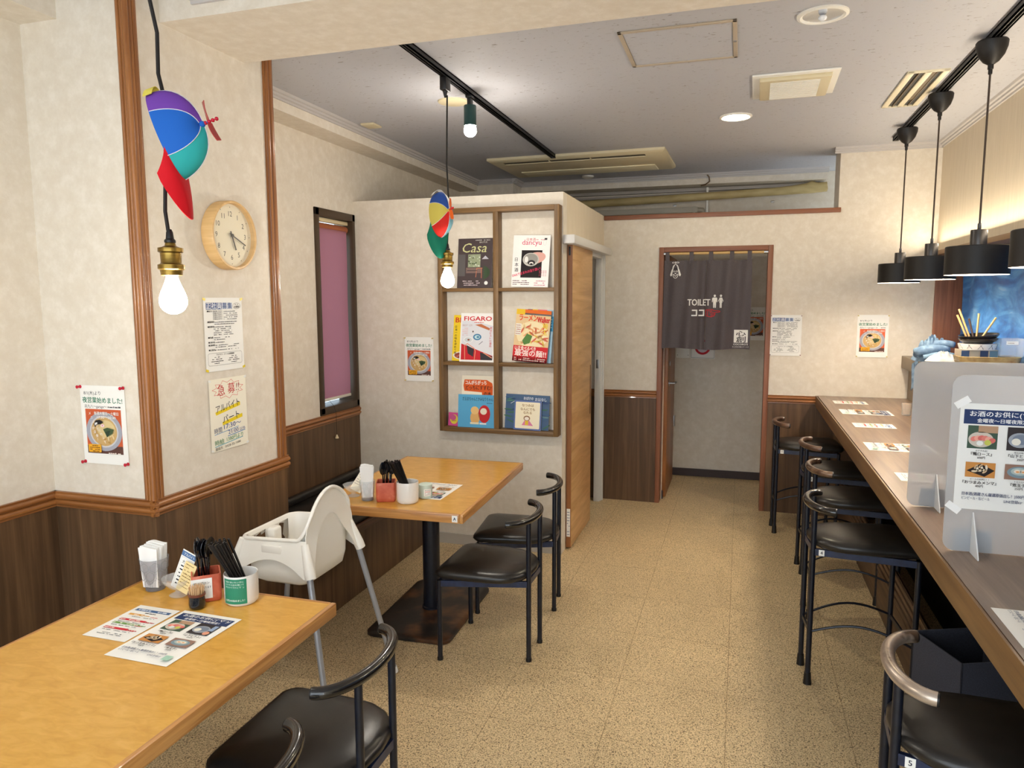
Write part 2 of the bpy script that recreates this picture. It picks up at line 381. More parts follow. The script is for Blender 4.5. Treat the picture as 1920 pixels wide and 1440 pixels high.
# ------------------------------------------------------------------ flat printed matter
_GL = {}
def glyphs(s, bold=0.0):
    k = (s, bold)
    if k not in _GL:
        c = bpy.data.curves.new('lettering', 'FONT'); c.body = s; c.resolution_u = 2; c.offset = bold
        o = bpy.data.objects.new('lettering', c); COL.objects.link(o)
        me = bpy.data.meshes.new_from_object(o.evaluated_get(bpy.context.evaluated_depsgraph_get()))
        vs = [(v.co.x, v.co.y) for v in me.vertices]; fs = [tuple(p.vertices) for p in me.polygons]
        bpy.data.objects.remove(o); bpy.data.curves.remove(c); bpy.data.meshes.remove(me)
        xs = [v[0] for v in vs] or [0]
        _GL[k] = (vs, fs, min(xs), max(xs))
    return _GL[k]
class Art:
    """a printed sheet: x right, y up from its lower left corner, printing stacked on the +z face"""
    STEP = 0.00022
    def __init__(s, w, h, base=WHITE, thick=0.0006):
        s.w, s.h, s.t = w, h, thick; s.mats = [base]; s.v = []; s.f = []; s.m = []; s.k = 0; s.rnd = random.Random(int(w * 1e4 + h * 1e3))
        P = [(0, 0, 0), (w, 0, 0), (w, h, 0), (0, h, 0), (0, 0, -thick), (w, 0, -thick), (w, h, -thick), (0, h, -thick)]
        s.v += P; s.f += [(0, 1, 2, 3), (7, 6, 5, 4), (0, 4, 5, 1), (1, 5, 6, 2), (2, 6, 7, 3), (3, 7, 4, 0)]; s.m += [0] * 6
        s.z = s.STEP
    def up(s): s.z += s.STEP; return s
    def mi(s, c):
        m = c if not isinstance(c, tuple) else mat('ink_%02x%02x%02x' % c, c, 0.65, spec=0.3)
        if m not in s.mats: s.mats.append(m)
        return s.mats.index(m)
    def poly(s, pts, c):
        k = len(s.v); a = sum(pts[i - 1][0] * pts[i][1] - pts[i][0] * pts[i - 1][1] for i in range(len(pts)))
        if a < 0: pts = pts[::-1]
        s.v += [(x, y, s.z) for x, y in pts]; s.f.append(tuple(range(k, k + len(pts)))); s.m.append(s.mi(c)); return s
    def rect(s, x, y, w, h, c, rot=0.0, r=0.0):
        p = rrect(x, x + w, y, y + h, r, 3) if r else [(x, y), (x + w, y), (x + w, y + h), (x, y + h)]
        if rot:
            cx, cy, C, S = x + w / 2, y + h / 2, math.cos(rot), math.sin(rot)
            p = [(cx + (a - cx) * C - (b - cy) * S, cy + (a - cx) * S + (b - cy) * C) for a, b in p]
        return s.poly(p, c)
    def ell(s, cx, cy, rx, ry, c, n=24, rot=0.0):
        C, S = math.cos(rot), math.sin(rot)
        return s.poly([(cx + rx * math.cos(2 * PI * i / n) * C - ry * math.sin(2 * PI * i / n) * S, cy + rx * math.cos(2 * PI * i / n) * S + ry * math.sin(2 * PI * i / n) * C) for i in range(n)], c)
    def line(s, pts, w, c):
        for (x0, y0), (x1, y1) in zip(pts, pts[1:]):
            d = math.hypot(x1 - x0, y1 - y0) or 1e-6; nx, ny = -(y1 - y0) / d * w / 2, (x1 - x0) / d * w / 2; ex, ey = (x1 - x0) / d * w * .3, (y1 - y0) / d * w * .3
            s.poly([(x0 + nx - ex, y0 + ny - ey), (x0 - nx - ex, y0 - ny - ey), (x1 - nx + ex, y1 - ny + ey), (x1 + nx + ex, y1 + ny + ey)], c)
        return s
    def loop(s, pts, w, c): return s.line(list(pts) + [pts[0]], w, c)
    def outline(s, x, y, w, h, lw, c, r=0.0):
        return s.loop(rrect(x, x + w, y, y + h, r, 3) if r else [(x, y), (x + w, y), (x + w, y + h), (x, y + h)], lw, c)
    def text(s, t, x, y, h, c, bold=0.0, fit=None, al='l', rot=0.0, sx=1.0, shear=0.0):
        vs, fs, x0, x1 = glyphs(t); sc = h; wd = (x1 - x0) * sc * sx
        if fit and wd > 0: sx *= fit / wd; wd = fit
        ox = {'l': 0, 'c': -wd / 2, 'r': -wd}[al]; C, S = math.cos(rot), math.sin(rot); k = len(s.v); m = s.mi(c)
        strokes = [(0, 0)] if bold < 0.004 else ([(-0.5, 0), (0.5, 0)] if bold < 0.014 else [(-0.7, -0.3), (0.7, -0.3), (-0.7, 0.5), (0.7, 0.5)])
        for n, (du, dv) in enumerate(strokes):            # heavier letters: the strokes are struck again a hair aside
            k = len(s.v)
            for a, b in vs:
                px = ox + (a - x0 + b * shear) * sc * sx + du * bold * h * 1.1; py = b * sc + dv * bold * h * 1.1
                s.v.append((x + px * C - py * S, y + px * S + py * C, s.z + n * 0.00003))
            s.f += [tuple(k + i for i in f) for f in fs]; s.m += [m] * len(fs)
        return s
    def vtext(s, t, x, y, h, c, bold=0.0, lead=1.05):
        for i, ch in enumerate(t): s.text(ch, x, y - i * h * lead, h, c, bold)
        return s
    def greek(s, x, y, w, h, c, dens=0.8):
        """a line of print too fine to read in the photograph"""
        p = x
        while p < x + w - h * 0.3:
            l = min(h * s.rnd.uniform(0.5, 2.6), x + w - p)
            if s.rnd.random() < dens: s.rect(p, y + h * 0.1, l, h * s.rnd.uniform(0.5, 0.75), c)
            p += l + h * 0.28
        return s
    def build(s, name, X, parent=None, label=None, cat=None, group=None, warp=None):
        me = bpy.data.meshes.new(name)
        vs = [(warp(*p) if warp else p) for p in s.v]
        me.from_pydata(vs, [], s.f)
        for m in s.mats: me.materials.append(m)
        me.polygons.foreach_set('material_index', s.m); me.update()
        o = bpy.data.objects.new(name, me); COL.objects.link(o)
        if parent is not None: o.parent = parent
        o.matrix_local = X
        if label: tag(o, label, cat, group)
        return o
def frame(o, right, up):
    r = Vector(right).normalized(); u = Vector(up).normalized(); u = (u - r * u.dot(r)).normalized(); n = r.cross(u)
    return Matrix(((r.x, u.x, n.x, o[0]), (r.y, u.y, n.y, o[1]), (r.z, u.z, n.z, o[2]), (0, 0, 0, 1)))
# ------------------------------------------------------------------ room shell
C = 2.736; XL = -2.525; XP = -2.049; YF = 2.107; YPE = 2.92; YP = 4.472; YT = 5.887; XPT = -1.068; ZP = 2.312; XR = 1.31; YB = 6.905; Y0 = -1.45
ZR0, ZR1 = 0.859, 0.919

b = B(); b.box(XL - 0.15, 1.75, Y0 - 0.15, YB + 0.15, -0.12, 0.0); struct('floor', b, FLOOR, label='speckled tan vinyl tile floor', cat='floor')
b = B(); b.box(XL - 0.15, 1.75, Y0 - 0.15, YB + 0.15, C, C + 0.1); struct('ceiling', b, CEIL, label='grey pitted ceiling board over the whole room', cat='ceiling')

b = B()
b.box(XL - 0.15, XL, YPE - 0.3, 4.0, 0, C); b.box(XL - 0.15, XL, 4.0, 4.472, 0, 0.93); b.box(XL - 0.15, XL, 4.0, 4.472, 2.215, C); b.box(XL - 0.15, XL, 4.472, YB + 0.15, 0, C)
struct('wall_left', b, WALL, label='mottled beige wall with the narrow blind window', cat='wall')
b = B(); b.box(XL - 0.15, XL, Y0 - 0.15, YF + 0.2, 0, C); struct('wall_left.001', b, WALL, label='mottled beige wall of the front bay', cat='wall')
b = B(); b.box(XL - 0.05, XP, YF, YPE, 0, C); struct('wall_pillar', b, WALL, label='broad papered pillar carrying the clock', cat='wall')
b = B(); b.box(XL, -2.352, YPE, 6.45, 2.645, C); b.box(XL, -2.352, Y0, YF, 2.645, C); struct('ceiling_soffit', b, WALL, label='papered soffit along the left wall', cat='soffit')
b = B(); b.box(XP - 0.02, XR, 2.266, 2.744, 2.654, C); struct('ceiling_beam', b, WALL, label='papered beam crossing the room from the pillar', cat='beam')
b = B(); b.box(XL, -2.005, 6.45, YB, 0, C); struct('wall_back.001', b, WALL, label='stepped papered corner high behind the partition', cat='wall')
b = B(); b.box(XL, 1.75, YB, YB + 0.12, 0, C); struct('wall_back', b, WALL, label='far papered wall behind the toilet hall', cat='wall')
b = B(); b.box(-2.005, 0.66, 6.70, YB, 2.648, C); struct('ceiling_soffit.001', b, WALL, label='papered soffit over the pipes at the far wall', cat='soffit')
# partition box (front face, side face with the sliding doorway)
b = B(); b.box(XL, XPT, YP, YP + 0.10, 0, ZP); struct('wall_partition', b, WALL, label='free standing papered partition carrying the magazine rack', cat='wall')
b = B(); b.box(XPT - 0.10, XPT, YP + 0.10, 4.72, 0, ZP); b.box(XPT - 0.10, XPT, 4.72, YT, 2.0, ZP); b.box(XPT - 0.045, XPT, 5.79, YT, 0, 2.0)
struct('wall_partition.001', b, WALLR, label='side of the partition behind the sliding door', cat='wall')
# toilet wall
b = B(); b.box(XL, -0.60, YT, YT + 0.12, 0, 2.285); b.box(-0.60, 0.19, YT, YT + 0.12, 2.03, 2.285); b.box(0.19, 1.75, YT, YT + 0.12, 0, 2.285); b.box(0.655, 1.75, YT, YT + 0.12, 2.285, C); b.box(0.655, 1.75, YT + 0.12, YT + 0.30, 0, C)
struct('wall_toilet', b, WALL, label='papered wall around the toilet doorway', cat='wall')
# hall behind the doorway
b = B(); b.box(-0.72, -0.585, YT + 0.12, YB, 0, 2.285); struct('wall_hall', b, WALL, label='short papered wall inside the toilet hall', cat='wall')
b = B(); b.box(0.44, 0.56, YT + 0.12, YB, 0, 2.285); struct('wall_hall.001', b, WALL, label='papered end wall of the toilet hall', cat='wall')
b = B(); b.box(-0.60, 0.50, YB - 0.014, YB, 0, 0.07); struct('baseboard_hall', b, BASEB, label='dark baseboard on the far hall wall', cat='baseboard')
b = B(); b.box(-0.585, -0.573, YT + 0.12, 6.02, 0, 0.07); struct('baseboard_hall.001', b, BASEB, label='dark baseboard beside the brown hall door', cat='baseboard')
b = B(); b.box(XL + 0.52, XPT, YP - 0.012, YP, 0, 0.072); struct('baseboard_partition', b, BASEG, label='pale vinyl baseboard under the magazine rack', cat='baseboard')
# right wall over the kitchen pass, its lintel, and the wall below
b = B(); b.box(XR, XR + 0.14, Y0, YT, 1.985, C); b.box(XR, XR + 0.14, Y0, 0.9, 0, 1.985); b.box(XR, XR + 0.14, 0.9, YT, 0, 1.15)
struct('wall_right', b, WALLR, label='ribbed cream wall above the kitchen pass', cat='wall')
b = B(); b.box(1.70, 1.82, Y0, YT + 0.3, 0, C); struct('wall_world_block', b, WALLR, label='plain wall added behind the blue sheet to block outside light', cat='wall')  # added unseen behind the sheet, keeps the bright world background out of the pass
# street front behind the camera
b = B(); b.box(XL, -2.35, Y0 - 0.12, Y0, 0, C); b.box(1.15, XR + 0.3, Y0 - 0.12, Y0, 0, C); b.box(-2.35, 1.15, Y0 - 0.12, Y0, 2.55, C); b.box(-2.35, 1.15, Y0 - 0.12, Y0, 0, 0.3)
struct('wall_front', b, WALL, label='street front with a wide window opening', cat='wall')

# wainscot panels
def panel(name, x0, x1, y0, y1, z0=0.0, z1=ZR0 + 0.02, m=WAINS, label=None):
    b = B(); b.box(x0, x1, y0, y1, z0, z1); return struct(name, b, m, label=label, cat='wainscot')
panel('trim_1', XL, XL + 0.008, YPE, YP, label='walnut wainscot under the blind window')
panel('trim_2', XL, XL + 0.008, Y0, YF, label='walnut wainscot of the front bay side wall')
panel('trim_3', XL, XP, YF - 0.008, YF, label='walnut wainscot on the pillar front')
panel('trim_4', XP, XP + 0.008, YF - 0.008, YPE, label='walnut wainscot on the pillar side under the posters')
panel('trim_5', XPT - 1.2, -0.628, YT - 0.008, YT, label='walnut wainscot between the sliding door and the toilet doorway')
panel('trim_6', 0.215, 1.2, YT - 0.008, YT, label='walnut wainscot behind the last stool')
# chair rails : a double-reeded profile
def reed(h, d, n=2):
    p = [(0, 0), (d * 0.55, 0)]
    for i in range(n):
        a, c = h * (0.10 + 0.80 * i / n), h * (0.10 + 0.80 * (i + 1) / n); mid, rad = (a + c) / 2, (c - a) / 2
        p += [(d * 0.5 + d * 0.5 * math.cos(t), mid + rad * 0.92 * math.sin(t)) for t in [-PI / 2 + PI * k / 6 for k in range(7)]]
    return p + [(d * 0.6, h * 0.97), (d * 0.6, h), (0, h)]
RAIL = reed(ZR1 - ZR0, 0.022)
def rail(name, p0, p1, out, m, label):
    b = B(); b.mould(RAIL, (p0[0], p0[1], ZR0), (p1[0], p1[1], ZR0), out); return struct(name, b, m, label=label, cat='chair rail')
rail('trim_7', (XL, YPE), (XL, YP), (1, 0, 0), TRIMY, 'cherry chair rail under the blind window')
rail('trim_8', (XL, Y0), (XL, YF), (1, 0, 0), TRIMY, 'cherry chair rail of the front bay')
rail('trim_9', (XL, YF), (XP + 0.021, YF), (0, -1, 0), TRIMX, 'cherry chair rail on the pillar front')
rail('trim_10', (XP, YF - 0.021), (XP, YPE + 0.012), (1, 0, 0), TRIMY, 'cherry chair rail on the pillar side')
rail('trim_11', (XPT - 1.2, YT), (-0.628, YT), (0, -1, 0), TRIMX, 'cherry chair rail left of the toilet doorway')
rail('trim_12', (0.217, YT), (0.585, YT), (0, -1, 0), TRIMX, 'cherry chair rail right of the toilet doorway')
# fluted corner strips of the pillar
FL = reed(0.042, 0.016, 2); FLn = reed(0.060, 0.016, 2)
b = B(); b.mould([(o, a) for o, a in FL], (XP, YF - 0.002, ZR1), (XP, YF - 0.002, C), (1, 0, 0), (0, 1, 0))
b.mould([(o, a) for o, a in reed(0.036, 0.016, 2)], (XP + 0.004, YF, ZR1), (XP + 0.004, YF, C), (0, -1, 0), (-1, 0, 0)); b.cyl((XP + 0.006, YF - 0.006, ZR1), (XP + 0.006, YF - 0.006, C), 0.011)
struct('trim_13', b, TRIM, label='fluted cherry strip up the near pillar corner', cat='corner trim')
b = B(); b.mould(FLn, (XP, YPE - 0.058, ZR1), (XP, YPE - 0.058, 2.735), (1, 0, 0), (0, 1, 0)); b.box(XP - 0.03, XP, YPE, YPE + 0.012, ZR0 + 0.02, 2.735)
struct('trim_14', b, TRIM, label='fluted cherry strip up the far pillar corner', cat='corner trim')
# crown mouldings
CR = [(0, -0.040), (0.010, -0.040), (0.012, -0.030), (0.022, -0.026), (0.024, -0.016), (0.034, -0.012), (0.040, 0.0), (0, 0.0)]
def crown(name, p0, p1, out, label):
    b = B(); b.mould(CR, (p0[0], p0[1], C), (p1[0], p1[1], C), out); return struct(name, b, CROWN, label=label, cat='crown moulding')
crown('trim_15', (-2.352, YPE), (-2.352, 6.45), (1, 0, 0), 'grey crown moulding on the left soffit')
crown('trim_16', (-2.352, 6.45), (-1.965, 6.45), (0, -1, 0), 'grey crown moulding on the stepped corner front')
crown('trim_17', (-2.005, 6.41), (-2.005, 6.70), (1, 0, 0), 'grey crown moulding on the stepped corner side')
crown('trim_18', (-2.005, 6.70), (0.66, 6.70), (0, -1, 0), 'grey crown moulding over the far pipes')
crown('trim_19', (0.615, YT), (XR, YT), (0, -1, 0), 'grey crown moulding above the counter end wall')
crown('trim_20', (XR, 2.744), (XR, YT), (-1, 0, 0), 'grey crown moulding above the kitchen pass')
crown('trim_21', (-1.9, 2.266), (XR, 2.266), (0, -1, 0), 'grey crown moulding on the near face of the beam')
# cap rail on the low toilet wall
b = B(); b.box(XPT + 0.001, 0.672, YT - 0.018, YT + 0.135, 2.278, 2.312, 0.003); struct('trim_22', b, DOORTRIMX, label='brown cap board along the top of the toilet wall', cat='cap rail')

# ---- narrow window with dark frame
b = B()
for y0, y1, z0, z1 in ((3.985, 4.03, 0.925, 2.222), (4.436, 4.470, 0.925, 2.222), (3.985, 4.47, 2.175, 2.222), (3.985, 4.47, 0.920, 0.968)):
    b.box(XL - 0.13, XL + 0.012, y0, y1, z0, z1, 0.003)
w1 = struct('window_1', b, mat('window_frame_bronze', (70, 54, 38), 0.4), label='narrow dark framed window beside the partition', cat='window')
b = B(); b.box(XL - 0.11, XL - 0.105, 4.03, 4.436, 0.968, 2.175); obj('pane', b, PANE, w1)
# ---- kitchen pass: jamb, lintel soffit
b = B(); b.box(XR + 0.001, 1.52, YT - 0.02, YT + 0.001, 1.238, 1.985, 0.002); b.box(XR + 0.135, 1.475, 0.9, YT - 0.02, 1.945, 1.985)
struct('window_2', b, DOORTRIM, label='brown jamb of the kitchen pass opening', cat='opening frame')
b = B(); b.box(XR - 0.012, XR + 0.14, 0.9, YT - 0.02, 1.955, 1.985, 0.002); struct('trim_23', b, mat('lintel_tan', (150, 118, 84), 0.5), label='tan lintel board over the kitchen pass', cat='lintel')

# ---- toilet door frame
b = B(); b.box(-0.627, -0.590, YT - 0.014, YT + 0.125, 0, 2.055, 0.003); b.box(0.182, 0.219, YT - 0.014, YT + 0.125, 0, 2.055, 0.003)
d1 = struct('door_1', b, DOORTRIM, label='brown frame of the toilet doorway', cat='door frame')
b = B(); b.box(-0.590, 0.182, YT - 0.014, YT + 0.125, 2.017, 2.055, 0.003); obj('frame_head', b, DOORTRIMX, d1)
# ---- white sliding door on a surface rail
b = B(); b.box(-1.064, -1.032, 4.585, 5.236, 0.012, 2.0, 0.002)
d2 = struct('door_2', b, OAKDOOR, label='oak sliding door standing half open beside the partition', cat='door')
b = B(); b.box(-1.066, -0.992, 4.462, 5.815, 1.996, 2.05, 0.004); obj('door_rail', b, ALU, d2)
b = B(); b.box(-1.0645, -1.0315, 4.5815, 4.5855, 0.012, 2.0); obj('edge_band', b, OAKDOOR2, d2)
b = B(); b.box(-1.056, -1.044, 4.578, 4.583, 1.93, 1.985, 0.001); obj('door_stop', b, BLACKP, d2)
b = B(); b.box(-1.033, -1.0295, 5.185, 5.205, 0.82, 1.18, 0.002); obj('pull_handle', b, mat('handle_brown', (92, 66, 44), 0.35), d2)
b = B(); b.box(-1.0325, -1.030, 4.585, 4.59, 0.95, 1.0); 
a = Art(0.024, 0.19)
for i in range(9): a.greek(0.003, 0.012 + i * 0.019, 0.018, 0.007, (120, 128, 150) if i % 3 else (60, 80, 140))
a.build('caution_sticker', frame((-1.060, 4.5808, 0.085), (1, 0, 0), (0, 0, 1)), d2)
b = B()
for k in range(3): b.box(-1.112, -1.064 + 0.010 * k, 5.772 + k * 0.024, 5.792 + k * 0.024, 0, 1.998, 0.003)
b.box(-1.114, -1.062, 5.784, 5.86, 0, 1.998, 0.003)
b.box(-1.17, -1.062, 5.24, 5.775, 1.970, 1.998, 0.002)
dj = struct('door_2_frame', b, ALU, label='white aluminium jamb where the sliding door closes', cat='door jamb'); dj.name = 'door_3'
b = B(); b.box(-1.100, -1.078, 5.7705, 5.7725, 1.10, 1.17, 0.001); obj('strike_plate', b, STEEL, dj)
# ---- brown hall door
b = B(); b.box(-0.592, -0.556, 6.05, 6.70, 0.01, 2.0, 0.003)
d4 = struct('door_4', b, OAKDOOR2, label='brown wooden door in the toilet hall', cat='door')
b = B(); b.cyl((-0.556, 6.15, 0.955), (-0.508, 6.15, 0.955), 0.010); b.tube([(-0.512, 6.15, 0.955), (-0.506, 6.17, 0.955), (-0.506, 6.26, 0.952)], 0.009); b.cyl((-0.558, 6.15, 0.955), (-0.550, 6.15, 0.955), 0.026); obj('lever_handle', b, STEEL, d4)
b = B(); b.cyl((-0.552, 6.15, 1.12), (-0.546, 6.15, 1.12), 0.02); obj('thumb_lock', b, STEEL, d4)
b = B(); b.box(-0.557, -0.550, 6.66, 6.70, 0.50, 0.60, 0.001); b.cyl((-0.55, 6.702, 0.5), (-0.55, 6.702, 0.6), 0.007); obj('hinge', b, STEEL, d4)

# ------------------------------------------------------------------ counter
b = B(); b.prism([(0.566, 0.25), (1.178, 0.25), (1.178, YT - 0.003), (0.572, YT - 0.003)], 0.862, 0.925)
ct = thing('counter', 'long dark walnut eating counter along the kitchen pass', 'counter', (0, 0, 0))
obj('counter_top', b, COUNTER, ct)
b = B(); b.box(0.558, 0.5665, 0.25, YT - 0.004, 0.842, 0.9245, 0.002); b.box(0.5665, 0.60, 0.25, YT - 0.004, 0.842, 0.862); obj('front_edge', b, COUNTEDGE, ct)
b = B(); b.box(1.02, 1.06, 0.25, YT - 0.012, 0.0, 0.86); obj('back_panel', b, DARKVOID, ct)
b = B(); b.box(0.745, 0.775, 3.02, YT - 0.012, 0.0, 0.20, 0.003)
for k in range(4): b.box(0.742 + 0.004 * k, 0.775, 3.02, YT - 0.012, 0.206 + 0.03 * k, 0.230 + 0.03 * k, 0.003)
b.box(0.765, 0.775, 3.02, YT - 0.012, 0.0, 0.32)
obj('kick_board', b, wood('kick_brown', (76, 56, 40), (112, 86, 62), 'y', 0.5, 30, 1.5), ct)
b = B(); b.box(1.126, 1.50, 0.9, YT - 0.004, 1.150, 1.238, 0.003); lg = obj('pass_ledge', b, LEDGEM)
tag(lg, 'taupe raised ledge between the counter and the kitchen pass', 'ledge')
b = B(); b.box(1.176, 1.20, 0.9, YT - 0.006, 0.925, 1.151); obj('ledge_riser', b, LEDGEM, lg)
# blue sheet hanging in the pass
def sheet(u, v):
    y = lerp(0.92, YT - 0.022, u); z = lerp(1.236, 1.99, v)
    return (1.475 + 0.010 * math.sin(y * 5.0 + 2 * z) + 0.006 * math.sin(y * 13 + z * 5) + (0.006 * math.exp(-((y - 5.72) / 0.08) ** 2)), y, z)
b = B(); b.grid(sheet, 90, 14, 0.002)
o = obj('plastic_sheet', b, BLUESHEET); tag(o, 'cloudy blue plastic sheet closing off the kitchen pass', 'sheet')
# light strip lying on the lintel, washing the wall above
area('pass_cove_light', (XR - 0.055, 3.7, 2.0), (0, R(150), 0), 0.03, 4.2, 8.0, (1.0, 0.86, 0.66))
# ------------------------------------------------------------------ on the ceiling
# cassette air conditioner
t = thing('air_conditioner', 'wide cream cassette air conditioner set in the far ceiling', 'air conditioner', (-1.23, 5.86, C), R(-1.0))
b = B()
P0 = [(-0.68, -0.40), (0.68, -0.40), (0.68, 0.36), (-0.68, 0.36)]
b.ring([[(x, y, 0) for x, y in P0], [(x, y, -0.018) for x, y in P0], [(x * 0.965, y * 0.94, -0.032) for x, y in P0]], True, True)
obj('cover_panel', b, CREAMV, t)
b = B(); b.box(-0.56, 0.53, -0.345, -0.295, -0.0345, -0.028); obj('outlet_slot', b, mat('ac_slot_dark', (70, 62, 44), 0.5), t)
b = B(); b.box(-0.56, 0.53, -0.297, -0.283, -0.040, -0.030, 0.002); b.box(-0.20, -0.19, -0.345, -0.29, -0.038, -0.030); b.box(0.12, 0.13, -0.345, -0.29, -0.038, -0.030); obj('louvre', b, CREAMV, t)
b = B(); b.box(-0.55, 0.55, 0.08, 0.31, -0.038, -0.030, 0.003); obj('intake_grille', b, mat('ac_grille_cream', (238, 229, 194), 0.4), t)
# ceiling hatch
t = thing('ceiling_hatch', 'flat square access hatch with a beige rim in the ceiling', 'hatch', (-0.285, 3.335, C))
b = B(); hr = 0.018
for x0, x1, y0, y1 in ((-0.235, 0.235, -0.232, -0.232 + hr), (-0.235, 0.235, 0.232 - hr, 0.232), (-0.235, -0.235 + hr, -0.232, 0.232), (0.235 - hr, 0.235, -0.232, 0.232)): b.box(x0, x1, y0, y1, -0.007, 0.0, 0.002)
obj('hatch_frame', b, mat('hatch_rim_beige', (186, 172, 152), 0.4), t)
b = B(); b.box(-0.215, 0.215, -0.212, 0.212, -0.003, 0.0); obj('hatch_panel', b, CEIL, t)
b = B(); b.box(0.219, 0.232, 0.0, 0.012, -0.010, -0.006); obj('catch', b, STEEL, t)
# ventilation grille with fine louvres
t = thing('ventilation_grille', 'white ventilation cover with a finely louvred face in the ceiling', 'vent', (0.22, 4.09, C), R(-1))
b = B(); b.box(-0.20, 0.20, -0.215, 0.215, -0.010, 0.0, 0.004); obj('vent_frame', b, WHITEP, t)
b = B(); b.box(-0.165, 0.165, -0.18, 0.18, -0.030, -0.008, 0.008); b.box(-0.165, 0.165, -0.18, 0.18, -0.012, -0.008); obj('vent_cover', b, CREAMV, t)
b = B()
for i in range(17): b.box(-0.115, 0.115, -0.15 + i * 0.0185, -0.142 + i * 0.0185, -0.0335, -0.0295)
obj('louvre', b, WHITEP, t)
# slot diffuser
t = thing('slot_diffuser', 'cream slotted air diffuser beside the right track', 'vent', (0.82, 4.39, C), R(0.5))
b = B()
for x0, x1 in ((-0.092, -0.062), (-0.013, 0.017), (0.064, 0.092)): b.box(x0, x1, -0.335, 0.335, -0.010, 0.0, 0.002)
b.box(-0.092, 0.092, -0.335, -0.327, -0.010, 0); b.box(-0.092, 0.092, 0.327, 0.335, -0.010, 0); obj('diffuser_frame', b, mat('diffuser_cream', (236, 226, 196), 0.4), t)
b = B(); b.box(-0.062, -0.013, -0.328, 0.328, -0.002, 0); b.box(0.017, 0.064, -0.328, 0.328, -0.002, 0); obj('slot', b, BLACKP, t)
b = B(); b.box(-0.040, -0.036, -0.328, 0.328, -0.009, -0.002); b.box(0.038, 0.042, -0.328, 0.328, -0.009, -0.002)
b.box(0.020, 0.038, -0.328, 0.2, -0.006, -0.003); obj('vane', b, mat('vane_bronze', (110, 92, 66), 0.4), t)
# downlights
def downlight(name, label, x, y, lit):
    t = thing(name, label, 'light', (x, y, C), 0, 'recessed downlights')
    b = B(); b.lathe([(0.094, 0.0), (0.094, -0.006), (0.082, -0.010), (0.074, -0.006), (0.072, -0.001)], 32); obj('rim', b, WHITEP, t)
    if lit:
        b = B(); b.lathe([(0.0005, -0.004), (0.071, -0.003)], 32); obj('lamp_disc', b, DOWNL, t)
    else:
        b = B(); b.lathe([(0.073, -0.004), (0.069, -0.0035), (0.055, -0.0022), (0.03, -0.0015), (0.0005, -0.0012)], 32); obj('reflector', b, CHROME, t)
        b = B(); b.sphere((0.0, 0.005, -0.012), 0.016, 1, 1, 0.7); obj('lamp_bulb', b, mat('lamp_frosted', (232, 236, 242), 0.2), t)
    return t
downlight('downlight', 'unlit chrome downlight in the near ceiling', 0.264, 3.16, False)
downlight('downlight', 'glowing downlight beside the white vent cover', -0.066, 4.697, True)
t = thing('ceiling_plate', 'round cream blanking plate behind the left track', 'plate', (-1.545, 3.87, C))
b = B(); b.lathe([(0.088, 0), (0.086, -0.006), (0.075, -0.009), (0.0005, -0.010)], 32); obj('plate_disc', b, CREAMV, t)
t = thing('ceiling_plate', 'small square cream plate by the left crown moulding', 'plate', (-2.235, 4.21, C))
b = B(); b.box(-0.045, 0.045, -0.055, 0.055, -0.012, 0, 0.003); obj('plate_square', b, CREAMV, t)
t = thing('smoke_detector', 'small round detector behind the air conditioner', 'detector', (-1.33, 6.50, C))
b = B(); b.lathe([(0.055, 0), (0.052, -0.012), (0.03, -0.022), (0.0005, -0.024)], 24); obj('detector_body', b, WHITEP, t)
# lighting tracks
def track(label, x, y0, y1):
    t = thing('lighting_track', label, 'track', (x, y0, C)); L = y1 - y0
    b = B(); b.box(-0.018, -0.010, 0, L, -0.026, 0); b.box(0.010, 0.018, 0, L, -0.026, 0); b.box(-0.018, 0.018, 0, L, -0.006, 0); b.box(-0.018, -0.006, 0, L, -0.026, -0.022); b.box(0.006, 0.018, 0, L, -0.026, -0.022)
    obj('rail', b, BLACKP, t)
    b = B(); b.box(-0.018, 0.018, L - 0.03, L + 0.004, -0.028, 0, 0.002); obj('end_cap', b, BLACKP, t)
    return t
track('black lighting track running over the wall tables', -1.385, 2.744, 5.476)
track('black lighting track over the front table, before the beam', -1.42, 0.6, 1.9)
track('black lighting track carrying the counter pendants', 0.962, 2.744, 5.62)
track('black lighting track over the counter before the beam', 0.962, 0.9, 2.25)
def bulb_mesh(b, r, h, z0):
    """pear bulb hanging down from z0"""
    zc = z0 - h + r; prof = [(0.013, z0)]
    for k in range(1, 11):
        t = k / 10; prof.append((lerp(0.0135, r, t * t * (3 - 2 * t)), lerp(z0, zc, t)))
    prof += [(r * math.cos(PI / 2 * k / 10) + 0.0004, zc - r * math.sin(PI / 2 * k / 10)) for k in range(1, 11)]
    b.lathe(prof, 32)
